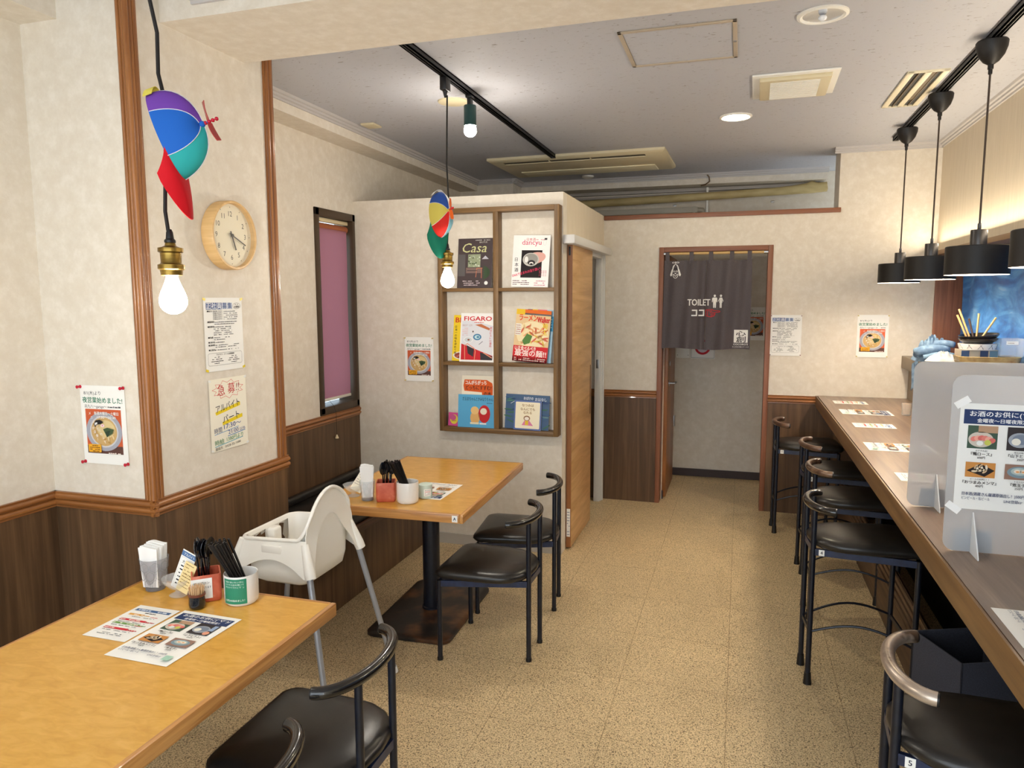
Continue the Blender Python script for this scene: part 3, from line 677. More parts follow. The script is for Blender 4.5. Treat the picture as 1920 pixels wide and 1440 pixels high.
# hanging bulb lamps of the wall tables
def bulb_pendant(label, x, y, zsock, cordpts):
    t = thing('pendant_lamp', label, 'lamp', (x, y, C), 0, 'bare bulb pendants hung with caps')
    zs = zsock - C
    b = B(); b.box(-0.017, 0.017, -0.030, 0.030, -0.085, -0.020, 0.004); b.lathe([(0.012, -0.085), (0.009, -0.10), (0.005, -0.115)], 12); obj('track_plug', b, BLACKP, t)
    b = B(); b.tube([(p[0] - x, p[1] - y, p[2] - C) for p in cordpts], 0.0048 if y < 2.5 else 0.0042, 8); obj('cord', b, CORDM, t)
    b = B(); b.lathe([(0.005, zs + 0.034), (0.0085, zs + 0.026), (0.010, zs + 0.010), (0.014, zs + 0.006), (0.014, zs), (0.010, zs - 0.002)], 16); obj('cord_grip', b, BLACKP, t)
    b = B(); b.lathe([(0.0005, zs), (0.012, zs), (0.014, zs - 0.008), (0.022, zs - 0.012), (0.031, zs - 0.014), (0.031, zs - 0.024), (0.026, zs - 0.027), (0.025, zs - 0.052), (0.027, zs - 0.055), (0.033, zs - 0.057), (0.033, zs - 0.068), (0.028, zs - 0.071), (0.026, zs - 0.084), (0.020, zs - 0.085)], 24); obj('socket', b, BRASS, t)
    b = B(); bulb_mesh(b, 0.034, 0.105, zs - 0.080); obj('bulb', b, BULB, t)
bulb_pendant('bare bulb pendant with a brass socket over the front table', -1.42, 1.565, 1.800,
             [(-1.42, 1.565, 2.63), (-1.452, 1.565, 2.50), (-1.445, 1.565, 2.42), (-1.424, 1.565, 2.32), (-1.423, 1.56, 2.22), (-1.408, 1.555, 2.175), (-1.398, 1.55, 2.165), (-1.400, 1.552, 2.10), (-1.42, 1.56, 1.95), (-1.43, 1.565, 1.88), (-1.422, 1.565, 1.815)])
bulb_pendant('bare bulb pendant with a brass socket hanging before the magazine rack', -1.395, 3.385, 1.895,
             [(-1.385, 3.385, 2.63), (-1.388, 3.385, 2.5), (-1.392, 3.385, 2.3), (-1.388, 3.385, 2.22), (-1.386, 3.39, 2.12), (-1.392, 3.388, 1.98), (-1.395, 3.385, 1.91)])
t = thing('track_spotlight', 'dark green cylinder spotlight with a glowing bulb on the left track', 'lamp', (-1.388, 3.705, C))
b = B(); b.box(-0.016, 0.016, -0.028, 0.028, -0.040, -0.018, 0.003); b.box(-0.010, 0.010, -0.02, 0.02, -0.085, -0.03, 0.003); obj('track_plug', b, BLACKP, t)
b = B(); b.lathe([(0.0005, -0.075), (0.031, -0.075), (0.033, -0.078), (0.033, -0.178), (0.029, -0.178), (0.029, -0.12)], 24); obj('lamp_body', b, mat('spot_dark_green', (26, 62, 60), 0.35), t)
b = B(); bulb_mesh(b, 0.033, 0.10, -0.135); obj('bulb', b, BULB, t)
# counter pendants
def counter_pendant(label, y, first=None):
    if first: return dup(first, (0.962, y, C), 0.0, label)
    t = thing('counter_pendant', label, 'lamp', (0.962, y, C), 0, 'black drum pendants over the counter')
    b = B(); b.lathe([(0.0005, -0.022), (0.056, -0.022), (0.060, -0.028), (0.058, -0.050), (0.048, -0.080), (0.030, -0.105), (0.014, -0.116), (0.011, -0.118), (0.011, -0.135), (0.008, -0.137), (0.008, -0.155), (0.004, -0.158)], 28); obj('ceiling_cup', b, SHADEB, t)
    b = B(); b.cyl((0, 0, -0.15), (0, 0, -0.775), 0.0042, seg=8); obj('cord', b, mat('cord_brown', (58, 46, 38), 0.7), t)
    b = B(); b.lathe([(0.004, -0.765), (0.0075, -0.768), (0.0075, -0.792), (0.006, -0.795)], 12); b.lathe([(0.0005, -0.793), (0.031, -0.794), (0.032, -0.797), (0.032, -0.862), (0.028, -0.864)], 24); obj('neck', b, NECKM, t)
    b = B(); b.lathe([(0.028, -0.862), (0.120, -0.863), (0.123, -0.866), (0.123, -0.984), (0.1215, -0.985)], 40); obj('shade', b, SHADEB, t)
    b = B(); b.lathe([(0.1215, -0.985), (0.1205, -0.984), (0.1205, -0.868), (0.028, -0.867)], 40); obj('shade_lining', b, SHADEW, t)
    b = B(); bulb_mesh(b, 0.034, 0.085, -0.872); obj('bulb', b, BULBR, t)
    return t
cp = counter_pendant('farthest black drum pendant, hanging near the counter end wall', 5.25)
counter_pendant('second black drum pendant from the counter end wall', 4.44, cp)
counter_pendant('third black drum pendant from the counter end wall', 3.62, cp)
counter_pendant('nearest black drum pendant, cut by the right edge of the photo', 2.80, cp)

# ------------------------------------------------------------------ pipes in the open space over the toilet wall
b = B(); b.tube([(-2.0, 6.80, 2.515), (-1.4, 6.80, 2.53), (-0.44, 6.80, 2.552), (0.3, 6.80, 2.572), (0.56, 6.80, 2.578), (0.66, 6.80, 2.60)], 0.034, 14)
b.tube([(0.30, 6.80, 2.572), (0.40, 6.80, 2.578), (0.50, 6.80, 2.588), (0.54, 6.80, 2.60), (0.58, 6.80, 2.588), (0.66, 6.80, 2.592)], [0.035, 0.037, 0.040, 0.046, 0.042, 0.040], 14)
o = obj('insulated_pipe', b, PIPEM); tag(o, 'cream wrapped pipe running along the far wall above the toilet', 'pipe')
b = B(); b.box(-2.0, 0.65, 6.86, YB, 2.612, 2.640, 0.003); b.box(-2.0, 0.65, 6.875, YB, 2.58, 2.60)
o = obj('wiring_duct', b, mat('duct_grey', (168, 160, 152), 0.5)); tag(o, 'thin grey wiring duct under the far soffit', 'duct')
b = B(); b.box(-2.0, -0.40, 6.85, YB, 2.425, 2.475, 0.004); b.tube([(-0.42, 6.878, 2.45), (-0.36, 6.878, 2.445), (-0.335, 6.878, 2.41), (-0.33, 6.878, 2.30)], 0.024, 10)
b.box(-0.44, -0.42, 6.846, YB, 2.42, 2.48)
o = obj('pipe_cover', b, mat('duct_cover_ivory', (188, 182, 168), 0.45)); tag(o, 'ivory pipe cover bending down behind the toilet wall', 'duct')
b = B(); b.cyl((-0.32, 6.85, 2.30), (-0.32, 6.85, 2.64), 0.012, seg=10); o = obj('conduit_pipe', b, WHITEP); tag(o, 'thin white upright conduit behind the cream pipe', 'pipe')
b = B(); b.tube([(-0.325, 6.68, 2.735), (-0.30, 6.67, 2.70), (-0.295, 6.68, 2.665), (-0.33, 6.70, 2.642), (-0.37, 6.74, 2.640)], 0.006, 8); o = obj('loose_cable', b, mat('cable_brown', (112, 92, 70), 0.6)); tag(o, 'short brown cable dropping over the far crown moulding', 'cable')
for xx, lb in ((-0.62, 'small steel bracket under the cream pipe above the curtain'), (0.22, 'small steel bracket under the cream pipe near the counter side')):
    b = B(); b.box(xx, xx + 0.03, 6.892, YB, 2.49, 2.505, 0.002); o = obj('pipe_bracket', b, STEEL); tag(o, lb, 'bracket', 'pipe brackets')
# ------------------------------------------------------------------ tables
def dining_table(label, loc, rz, base, seat_letter=None):
    t = thing('dining_table', label, 'table', loc, rz)
    W, D, H = 0.74, 1.085, 0.70
    b = B(); b.prism(rrect(-W / 2 + 0.012, W / 2 - 0.012, -D / 2 + 0.012, D / 2 - 0.012, 0.008), H - 0.040, H - 0.0004); obj('table_top', b, TABLE, t)
    for xa in (-W / 2, W / 2 - 0.018):
        b = B(); b.box(xa, xa + 0.018, -D / 2, D / 2, H - 0.042, H, 0.004); obj('side_edge', b, TABEDGE, t)
    for ya in (-D / 2, D / 2 - 0.018):
        b = B(); b.box(-W / 2 + 0.018, W / 2 - 0.018, ya, ya + 0.018, H - 0.042, H, 0.004); obj('end_edge', b, TABEDGEX, t)
    bx, by, bw, bd = base
    b = B(); b.cyl((bx, by, 0.02), (bx, by, H - 0.045), 0.045, seg=28); b.lathe([(0.052, 0.0), (0.052, 0.012), (0.046, 0.016)], 28, (bx, by, 0.022)); b.box(bx - 0.2, bx + 0.2, by - 0.2, by + 0.2, H - 0.055, H - 0.041, 0.003); obj('pedestal', b, BLACKM, t)
    b = B(); b.ring([[(x, y, z) for x, y in rrect(bx - bw / 2 + i, bx + bw / 2 - i, by - bd / 2 + i, by + bd / 2 - i, 0.05 - i * 0.3)] for i, z in ((0.004, 0.0), (0.0, 0.004), (0.0, 0.016), (0.006, 0.022), (0.02, 0.026))]); obj('base_plate', b, RUSTB, t)
    if seat_letter:
        a = Art(0.026, 0.03); a.text(seat_letter, 0.013, 0.008, 0.02, (40, 60, 90), 0.02, al='c'); a.build('table_letter', frame((0.318, -D / 2 - 0.0008, H - 0.036), (1, 0, 0), (0, 0, 1)), t)
    return t
dining_table('golden wood table by the pillar in the foreground, on a black pedestal', (-1.557, 1.393, 0), R(0.5), (0.0, 0.0, 0.44, 0.70))
dining_table('golden wood table below the magazine rack with a lettered corner sticker', (-1.541, 3.461, 0), R(2.2), (0.016, -0.04, 0.44, 0.72), 'A')

# ------------------------------------------------------------------ bench along the left wall
def bench(label, y0, y1):
    t = thing('bench', label, 'bench', (0, 0, 0))
    b = B(); b.box(XL + 0.01, -2.012, y0, y1, 0.0, 0.36); obj('bench_base', b, WAINS, t)
    b = B(); b.box(XL + 0.01, -1.998, y0, y1, 0.355, 0.395, 0.004); obj('bench_board', b, wood('bench_board_brown', (70, 42, 24), (110, 72, 44), 'y', 0.4, 40, 2), t)
    b = B(); b.box(XL + 0.012, -2.02, y0 + 0.005, y1 - 0.005, 0.394, 0.455, 0.018, 3); obj('bench_cushion', b, VINYL, t)
    b = B(); b.box(XL + 0.012, XL + 0.06, y0 + 0.005, y1 - 0.005, 0.45, 0.50, 0.015, 3); obj('back_pad', b, VINYL, t)
bench('dark built-in bench along the wall under the blind window', YPE + 0.014, YP - 0.014)

# ------------------------------------------------------------------ chairs and stools
def outline(xf, xr, wf, wm, n=10):
    """seat outline: wide straight front at +x, rounded back at -x"""
    pts = []
    rf = 0.05
    for k in range(5):
        a = PI / 2 * k / 4; pts.append((xf - rf + rf * math.sin(PI / 2 - a), -(wf - rf) - rf * math.sin(a)) if False else (xf - rf + rf * math.cos(-PI / 2 * 0 + a), (wf - rf) + rf * math.sin(a)))
    xm = lerp(xr, xf, 0.42)
    for k in range(1, 4): pts.append((lerp(xf - rf, xm, k / 4), lerp(wf, wm, k / 4)))
    for k in range(n + 1):
        a = PI * k / n; pts.append((xm - (xm - xr) * math.sin(a) ** 0.9 if a else xm, wm * math.copysign(abs(math.cos(a)) ** 0.85, math.cos(a))))
    for k in range(3, 0, -1): pts.append((lerp(xf - rf, xm, k / 4), -lerp(wf, wm, k / 4)))
    for k in range(5):
        a = PI / 2 * k / 4; pts.append((xf - rf + rf * math.sin(a), -(wf - rf) - rf * math.cos(a)))
    return pts
def pillow(b, pts, cx, prof):
    """rings of the outline scaled about (cx,0): prof = (scale, z)"""
    b.ring([[(cx + (x - cx) * s, y * s, z) for x, y in pts] for s, z in prof])
def seat_label(parent, txt, X, c=(36, 40, 60)):
    a = Art(0.022, 0.026); a.text(txt, 0.011, 0.007, 0.019, c, 0.02, al='c'); a.build('number_sticker', X, parent)
def chair(label, loc, rz, kind='chair', tube=None, number=None, first=None):
    if kind == 'chair': zs, za, yr, yf, xf = 0.385, 0.662, 0.096, 0.200, 0.195
    else: zs, za, yr, yf, xf = 0.608, 0.780, 0.086, 0.168, 0.185
    t = thing('dining_chair' if kind == 'chair' else 'counter_stool', label, 'chair' if kind == 'chair' else 'stool', loc, rz, 'black chairs at the wall tables' if kind == 'chair' else 'stools along the counter')
    r = 0.0115; xr = -0.200
    b = B(); pillow(b, outline(0.225, -0.212, yf + 0.012, yf + 0.004), 0.01, [(0.86, zs), (0.95, zs + 0.004), (1.0, zs + 0.018), (0.99, zs + 0.03), (0.95, zs + 0.040), (0.86, zs + 0.048), (0.6, zs + 0.055), (0.2, zs + 0.058), (0.01, zs + 0.058)])
    obj('seat', b, VINYL, t, angle=60)
    zr = zs - 0.018
    b = B()
    for s in (-1, 1):
        b.tube([(xf, s * yf, zr), (xr + 0.002, s * (yr + 0.004), zr)], 0.0001, 4) if False else None
        p0, p1 = Vector((xf - 0.005, s * (yf - 0.001), zr)), Vector((xr + 0.006, s * (yr + 0.002), zr))
        d = (p1 - p0).normalized(); n = Vector((-d.y, d.x, 0)) * 0.007
        b.ring([[p + n * a + Vector((0, 0, h)) for a, h in ((-1, -0.014), (1, -0.014), (1, 0.014), (-1, 0.014))] for p in (p0, p1)])
    b.box(xf - 0.008, xf + 0.006, -yf, yf, zr - 0.014, zr + 0.014)
    b.box(xr + 0.0, xr + 0.05, -0.012, 0.012, zr + 0.012, zr + 0.024)
    b.box(xr - 0.006, xr + 0.006, -yr, yr, zr - 0.006, zr + 0.022)
    obj('seat_frame', b, NAVYM, t)
    for s in (-1, 1):
        bm = BLACKM
        b = B(); b.cyl((xf, s * yf, 0.012 if kind == 'chair' else 0.05), (xf, s * yf, zr + 0.014), r, seg=12)
        l = obj('leg', b, bm, t)
        b = B(); b.lathe([(0.0005, 0), (r + 0.002, 0), (r + 0.0022, 0.012), (r + 0.001, 0.016)] if kind == 'chair' else [(0.0005, 0), (r + 0.006, 0), (r + 0.005, 0.012), (r + 0.0025, 0.05), (r, 0.052)], 14, (xf, s * yf, 0)); obj('leg_cap', b, BLACKP, l)
        xa = xr + 0.006
        b = B(); b.tube([(xr, s * yr, 0.012 if kind == 'chair' else 0.05), (xr, s * yr, zs), (xr, s * yr, za - 0.008)], r, 12)
        l = obj('leg', b, bm, t)
        b = B(); b.lathe([(0.0005, 0), (r + 0.002, 0), (r + 0.0022, 0.012), (r + 0.001, 0.016)] if kind == 'chair' else [(0.0005, 0), (r + 0.006, 0), (r + 0.005, 0.012), (r + 0.0025, 0.05), (r, 0.052)], 14, (xr, s * yr, 0)); obj('leg_cap', b, BLACKP, l)
    hw = 0.190 if kind == 'chair' else 0.160
    am = R(86); pts = []
    for k in range(25):
        a = lerp(-am, am, k / 24); pts.append((-0.214 + (0.098 if kind == 'chair' else 0.086) * (1 - math.cos(a)), hw * math.sin(a) / math.sin(am), za + 0.004))
    ra = 0.0165
    b = B(); b.tube(pts, ra, 16); obj('backrest', b, tube or BLACKG, t)
    for p, q in ((pts[0], pts[1]), (pts[-1], pts[-2])):
        d = (Vector(p) - Vector(q)).normalized(); b = B(); b.cyl(Vector(p) - d * 0.001, Vector(p) + d * 0.004, ra * 0.97, ra * 0.9, 16); obj('end_plug', b, BLACKP, t)
    if kind == 'stool':
        for s in (-1, 1):
            b = B(); b.tube([(lerp(xr, xf, k / 12), s * lerp(yr, yf, k / 12), 0.235 + 0.055 * math.sin(PI * k / 12)) for k in range(13)], 0.0055, 8); obj('footrest', b, BLACKM, t)
        b = B(); b.box(xf - 0.004, xf + 0.004, -yf, yf, 0.225, 0.243); obj('stretcher', b, BLACKM, t)
        b = B(); b.box(xr - 0.004, xr + 0.004, -yr, yr, 0.225, 0.243); obj('stretcher', b, BLACKM, t)
    if number:
        s = -1
        p1, p0 = Vector((xf - 0.005, s * (yf - 0.001), zr - 0.013)), Vector((xr + 0.006, s * (yr + 0.002), zr - 0.013))
        d = (p1 - p0).normalized(); p0 = p0 + d * 0.016
        seat_label(t, number, frame(p0 + Vector((d.y, -d.x, 0)) * 0.0088, d, (0, 0, 1)))
    return t
chair('black chair in front at the lettered table, back to the aisle', (-1.080, 3.147, 0), PI)
chair('black chair nearest the partition at the lettered table', (-1.112, 3.690, 0), PI + R(6.5))
chair('black chair in the foreground with its whole seat in view', (-1.125, 1.690, 0), PI + R(0.5))
chair('black chair at the bottom edge showing only its curved back', (-1.105, 1.178, 0), PI - R(1))
BROWNS = noise_mat('worn_shiny_brown_tube', [(0.36, (50, 36, 28)), (0.5, (98, 74, 58)), (0.7, (146, 122, 104))], (1, 1, 1), 9, 4, 0.22, metal=0.35, coat=0.3)
ST = [('far brown-backed stool by the counter end wall, numbered 1', 0.467, 5.44, 4, BROWNG, '1'), ('brown-backed stool numbered 2, second from the counter end wall', 0.590, 4.665, 5, BROWNG, '2'),
      ('stool numbered 3 with a worn shiny brown back', 0.578, 4.010, 5, BROWNS, '3'), ('stool numbered 4 with a shiny black back, whole frame in view', 0.515, 3.320, 5, BLACKG, '4'),
      ('nearest stool with a worn silver back, numbered 5', 0.580, 1.850, -4, CHROMEW, '5')]
for lb, x, y, a, m, n in ST: chair(lb, (x, y, 0), R(a), 'stool', m, n)

# ------------------------------------------------------------------ high chair
t = thing('high_chair', 'white plastic high chair with grey tube legs between the two tables', 'high chair', (-1.705, 2.50, 0), R(0))
# local: back at +x, front (tray side) at -x; the two long sides at y = -/+
TX0, TX1, TY = -0.145, 0.150, 0.172       # corner posts at rim height
def hc_rim(k):                            # height of the rim round the perimeter
    return k
b = B()
def side_z(u):                            # rim height along a side, u 0 front .. 1 back
    s = max(0.0, (u - 0.55) / 0.45); return 0.725 + 0.012 * u + 0.165 * (s * s * (3 - 2 * s)) ** 1.0
# outer apron panels with an arch cut below: front, back, two sides
def apron(p0, p1, ztop, zarch, zlow, nrm, n=18, flare=0.030, th=0.004):
    p0, p1, nrm = Vector(p0), Vector(p1), Vector(nrm); rows = []
    for j in range(7):
        row = []
        for i in range(n + 1):
            u = i / n; zt = ztop(u); zb = zlow + (zarch - zlow) * (math.sin(PI * min(max((u - 0.08) / 0.84, 0), 1)) ** 0.7)
            z = lerp(zt, zb, j / 6); f = flare * max(0.0, 0.73 - z) / 0.135
            p = p0.lerp(p1, u); c = (p0 + p1) / 2
            q = c + (p - c) * (1 + 0.14 * (0.73 - min(z, 0.73)) / 0.13) + nrm * f
            row.append(Vector((q.x, q.y, z)))
        rows.append(row)
    vs = [p for r_ in rows for p in r_]; w = n + 1
    fs = [(j * w + i, j * w + i + 1, (j + 1) * w + i + 1, (j + 1) * w + i) for j in range(6) for i in range(n)]
    bm = bmesh.new(); bv = [bm.verts.new(p) for p in vs]
    for f in fs: bm.faces.new([bv[i] for i in f])
    bmesh.ops.recalc_face_normals(bm, faces=bm.faces[:]); bmesh.ops.solidify(bm, geom=bm.faces[:], thickness=th); b.bm(bm)
bkf = lambda y: 0.168 * max(0.0, math.cos(PI / 2 * min(1.0, abs(y) / (TY + 0.002)))) ** 0.6
back_z = lambda u: 0.735 + bkf((u - 0.5) * 2 * TY)
apron((TX0, -TY, 0), (TX1, -TY, 0), lambda u: 0.725 + 0.01 * u, 0.655, 0.595, (0, -1, 0))
apron((TX1, TY, 0), (TX0, TY, 0), lambda u: 0.735 - 0.01 * u, 0.655, 0.595, (0, 1, 0))
apron((TX0, TY, 0), (TX0, -TY, 0), lambda u: 0.725, 0.700, 0.595, (-1, 0, 0))
apron((TX1, -TY, 0), (TX1, TY, 0), back_z, 0.800, 0.595, (1, 0, 0), 24)
# inner bucket: loft from rim to the seat pan
def dense(pts, step=0.018):
    out = []
    for i, p in enumerate(pts):
        q = pts[(i + 1) % len(pts)]; n = max(1, int(math.hypot(q[0] - p[0], q[1] - p[1]) / step))
        out += [(lerp(p[0], q[0], k / n), lerp(p[1], q[1], k / n)) for k in range(n)]
    return out
def bucket_ring(s, z, dx=0.0, bk=0.0, bz=0.0):
    out = []
    for x, y in dense(rrect(TX0 + 0.004, TX1 - 0.004, -TY + 0.004, TY - 0.004, 0.05, 6)):
        u = (x - TX0) / (TX1 - TX0); back = min(1.0, max(0.0, (u - 0.80) / 0.185)) ** 1.3
        yy = 1 - 0.0 * back
        zz = z + bz * back * (bkf(y) / 0.168 if u > 0.6 else 0)
        out.append((x * s + dx + bk * back, y * s * yy, zz))
    return out
b.ring([bucket_ring(1.0, 0.729, 0, 0, 0.168), bucket_ring(0.97, 0.715, 0, 0, 0.15), bucket_ring(0.94, 0.66, 0.0, 0, 0.06), bucket_ring(0.92, 0.60), bucket_ring(0.86, 0.565), bucket_ring(0.7, 0.548), bucket_ring(0.3, 0.543), bucket_ring(0.02, 0.543)], True, False)
b.ring([bucket_ring(1.0, 0.722, 0, 0.003, 0.165), bucket_ring(0.985, 0.66, 0, 0, 0.06), bucket_ring(0.965, 0.60), bucket_ring(0.90, 0.556), bucket_ring(0.72, 0.535), bucket_ring(0.3, 0.530), bucket_ring(0.02, 0.530)], True, False)
# leg openings in the front of the bucket
keep = [i for i, f in enumerate(b.f) if not (lambda c: c.x < TX0 + 0.03 and 0.03 < abs(c.y) < 0.125 and 0.555 < c.z < 0.705)(sum((b.v[k] for k in f), Vector()) / len(f))]
b.f = [b.f[i] for i in keep]; b.m = [b.m[i] for i in keep]
# rolled rim
rim = []
for x, y in dense(rrect(TX0 - 0.002, TX1 + 0.002, -TY - 0.002, TY + 0.002, 0.04, 6)):
    u = (x - TX0) / (TX1 - TX0)
    sd = 0.725 + 0.012 * u
    bk = bkf(y) * min(1.0, max(0.0, (u - 0.80) / 0.2)) ** 1.3
    rim.append((x, y, sd + bk))
b.tube(rim + rim[:2], 0.0075, 8, False)
# crotch post and front bar with two leg openings
b.box(TX0 + 0.01, TX0 + 0.05, -0.028, 0.028, 0.545, 0.72, 0.012, 3)
# label recess on the near side
b.box(-0.045, 0.045, -TY - 0.012, -TY - 0.002, 0.676, 0.708, 0.004)
obj('shell', b, CREAMP, t, angle=50)
for sx, sy in ((1, 1), (1, -1), (-1, 1), (-1, -1)):
    top = Vector((sx * 0.140, sy * 0.165, 0.72)); jn = Vector((sx * 0.176, sy * 0.190, 0.60)); ft = Vector((sx * 0.291, sy * 0.270, 0.0))
    b = B(); b.cyl(jn + (top - jn) * 0.6, jn + (ft - jn) * 0.985, 0.0125, 0.0115, 16); l = obj('leg', b, GREYLEG, t)
    b = B(); d = (ft - jn).normalized(); b.tube([ft - d * 0.035, ft - d * 0.012, ft - d * 0.004 + Vector((0, 0, 0.004)), ft + Vector((0, 0, 0.004))], [0.0135, 0.015, 0.0135, 0.006], 14); obj('foot_cap', b, WHITEP, l)
    b = B(); up_ = (top - jn).normalized(); b.tube([jn - up_ * 0.005, jn + up_ * 0.02, top + up_ * 0.0], [0.021, 0.022, 0.015], 14); obj('leg_socket', b, CREAMP, t)
# ------------------------------------------------------------------ printed sheets
GREEN = (40, 122, 92); NAVY = (44, 62, 104); INK = (36, 34, 38); REDI = (206, 48, 62); ORNG = (206, 96, 58)
def art_ramen(w=0.21, h=0.297):
    a = Art(w, h, WHITE); k = w / 0.21
    a.text('8/1(木)より', 0.018 * k, 0.262 * k, 0.017 * k, (70, 72, 78), 0.01)
    a.text('夜営業始めました!', 0.010 * k, 0.233 * k, 0.024 * k, GREEN, 0.022, fit=0.188 * k)
    a.text('㐂九八～garage～', 0.018 * k, 0.213 * k, 0.014 * k, (60, 64, 70), 0.012, fit=0.105 * k); a.greek(0.128 * k, 0.214 * k, 0.06 * k, 0.008 * k, (90, 92, 96))
    x0, y0, pw, ph = 0.020 * k, 0.040 * k, 0.168 * k, 0.168 * k
    a.rect(x0, y0, pw, ph, ORNG); a.up().rect(x0, y0, pw, 0.03 * k, (96, 66, 60))
    a.up().poly([(x0 + pw * (0.5 + 0.5 * math.cos(t)) , y0 + ph * 0.5 + ph * 0.44 * math.sin(t)) for t in [2 * PI * i / 40 for i in range(40)]], (168, 170, 182))
    a.up().ell(x0 + pw / 2, y0 + ph * 0.50, pw * 0.40, ph * 0.36, (206, 206, 208)); a.up().ell(x0 + pw / 2, y0 + ph * 0.50, pw * 0.365, ph * 0.325, (206, 170, 112))
    a.up().ell(x0 + pw * 0.56, y0 + ph * 0.56, pw * 0.25, ph * 0.2, (222, 200, 146))
    for i in range(16):
        t = a.rnd.uniform(0, 6.28); q = a.rnd.uniform(0.4, 0.95); cx, cy = x0 + pw * (0.5 + 0.33 * q * math.cos(t)), y0 + ph * (0.5 + 0.29 * q * math.sin(t))
        a.up().ell(cx, cy, pw * 0.05, ph * 0.02, a.rnd.choice([(232, 212, 164), (196, 156, 92), (226, 196, 140), (214, 180, 120)]), 10, a.rnd.uniform(0, 3))
    a.up().poly([(x0 + pw * p, y0 + ph * q) for p, q in ((0.24, 0.66), (0.30, 0.75), (0.42, 0.77), (0.52, 0.72), (0.44, 0.67), (0.34, 0.66), (0.28, 0.60))], (34, 34, 36))
    a.up().ell(x0 + pw * 0.31, y0 + ph * 0.68, pw * 0.045, ph * 0.022, (230, 230, 226), rot=0.4); a.ell(x0 + pw * 0.49, y0 + ph * 0.64, pw * 0.055, ph * 0.035, (244, 220, 220)); a.up().ell(x0 + pw * 0.49, y0 + ph * 0.64, pw * 0.02, ph * 0.014, (226, 130, 150))
    a.poly([(x0 + pw * p, y0 + ph * q) for p, q in ((0.50, 0.56), (0.62, 0.60), (0.80, 0.56), (0.76, 0.47), (0.66, 0.42), (0.60, 0.38), (0.56, 0.46))], (72, 92, 62)); a.up().poly([(x0 + pw * p, y0 + ph * q) for p, q in ((0.56, 0.50), (0.70, 0.54), (0.66, 0.44), (0.60, 0.38))], (46, 66, 50))
    a.up().text('毎週木曜日～土曜日', x0 + pw * 0.28, y0 + ph * 0.885, 0.0135 * k, (250, 244, 236), 0.02, fit=pw * 0.68); a.text('17:30～20:30', x0 + pw * 0.36, y0 + ph * 0.80, 0.013 * k, (250, 244, 236), 0.02, fit=pw * 0.52)
    for s_, xx, yy in (('メニューで', 0.13, 0.88), ('こだわって', 0.33, 0.60)):
        for i, ch in enumerate(s_): a.text(ch, x0 + pw * (xx + 0.045 * i), y0 + ph * (yy - 0.088 * i), 0.0125 * k, (246, 238, 228), 0.015)
    for i, ch in enumerate('が自慢！'): a.text(ch, x0 + pw * (0.20 + 0.045 * i), y0 + ph * (0.55 - 0.085 * i), 0.0125 * k, (246, 238, 228), 0.015)
    a.rect(x0 + pw * 0.06, y0 + ph * 0.03, pw * 0.36, ph * 0.18, (236, 172, 44), r=0.004 * k); a.up()
    for i in range(4): a.greek(x0 + pw * (0.1 if i else 0.17), y0 + ph * (0.165 - 0.042 * i), pw * (0.28 if i else 0.16), 0.005 * k, (120, 76, 30))
    a.greek(x0 + pw * 0.62, y0 + ph * 0.01, pw * 0.34, 0.006 * k, (250, 236, 226))
    return a
def art_recruit(w=0.235, h=0.30):
    a = Art(w, h, WHITE); k = w / 0.21; v = h / 0.297
    for i, ch in enumerate('正社員募集'):
        x = 0.012 * k + i * 0.0285 * k
        if i < 3: a.rect(x, 0.250 * v, 0.0265 * k, 0.027 * v, (84, 104, 150)); a.up().text(ch, x + 0.0132 * k, 0.2545 * v, 0.024 * k, (240, 242, 246), 0.022, al='c')
        else: a.rect(x, 0.250 * v, 0.0265 * k, 0.027 * v, (206, 212, 226)); a.up().text(ch, x + 0.0132 * k, 0.2545 * v, 0.024 * k, (84, 104, 150), 0.022, al='c')
    a.loop([(0.178 * k + 0.021 * k * math.cos(t), 0.2635 * v + 0.0125 * v * math.sin(t)) for t in [2 * PI * i / 20 for i in range(20)]], 0.0008, INK); a.greek(0.168 * k, 0.268 * v, 0.02 * k, 0.004 * v, INK); a.text('大募集！', 0.163 * k, 0.256 * v, 0.0085 * k, INK, 0.02, fit=0.032 * k)
    y = 0.240
    rows = [('■給与', [0.135, 0.125, 0.125, 0.145, 0.14]), ('■勤務時間', [0.125, 0.11]), ('■勤務地', [0.095, 0.10, 0.10, 0.098, 0.115]), ('■待遇', [0.09, 0.06]), ('■仕事内容', [0.05]), ('■応募資格', [0.13, 0.115]), ('■応募先', [0.14])]
    for hd, ls in rows:
        a.text(hd, 0.016 * k, y * v, 0.0072 * k, INK, 0.02, fit=min(0.034, 0.0085 * len(hd)) * k)
        for i, l in enumerate(ls):
            x = 0.052 if len(hd) > 4 else 0.046
            if hd == '■給与':
                a.text(('固定給17万円', '月給19万円', '月給21万円', '月給23万円', '月給25万円')[i] + '～', x * k, y * v, 0.0068 * k, INK, 0.01, fit=0.055 * k); a.greek((x + 0.058) * k, y * v, 0.078 * k, 0.0040 * v, (90, 90, 94))
            else: a.greek(x * k, y * v, l * k, 0.0042 * v, (84, 84, 88))
            y -= 0.0079
        y -= 0.0036
    a.outline(0.010 * k, 0.024 * v, 0.186 * k, 0.050 * v, 0.0008, INK, 0.008 * k)
    a.text('アルバイト・パートも同時募集！', 0.104 * k, 0.064 * v, 0.0075 * k, INK, 0.015, al='c', fit=0.10 * k)
    for cx in (0.058, 0.15):
        for i, l in enumerate((0.028, 0.054, 0.066, 0.032)): a.greek((cx - l / 2) * k, (0.055 - i * 0.0082) * v, l * k, 0.0042 * v, (60, 60, 64))
    return a
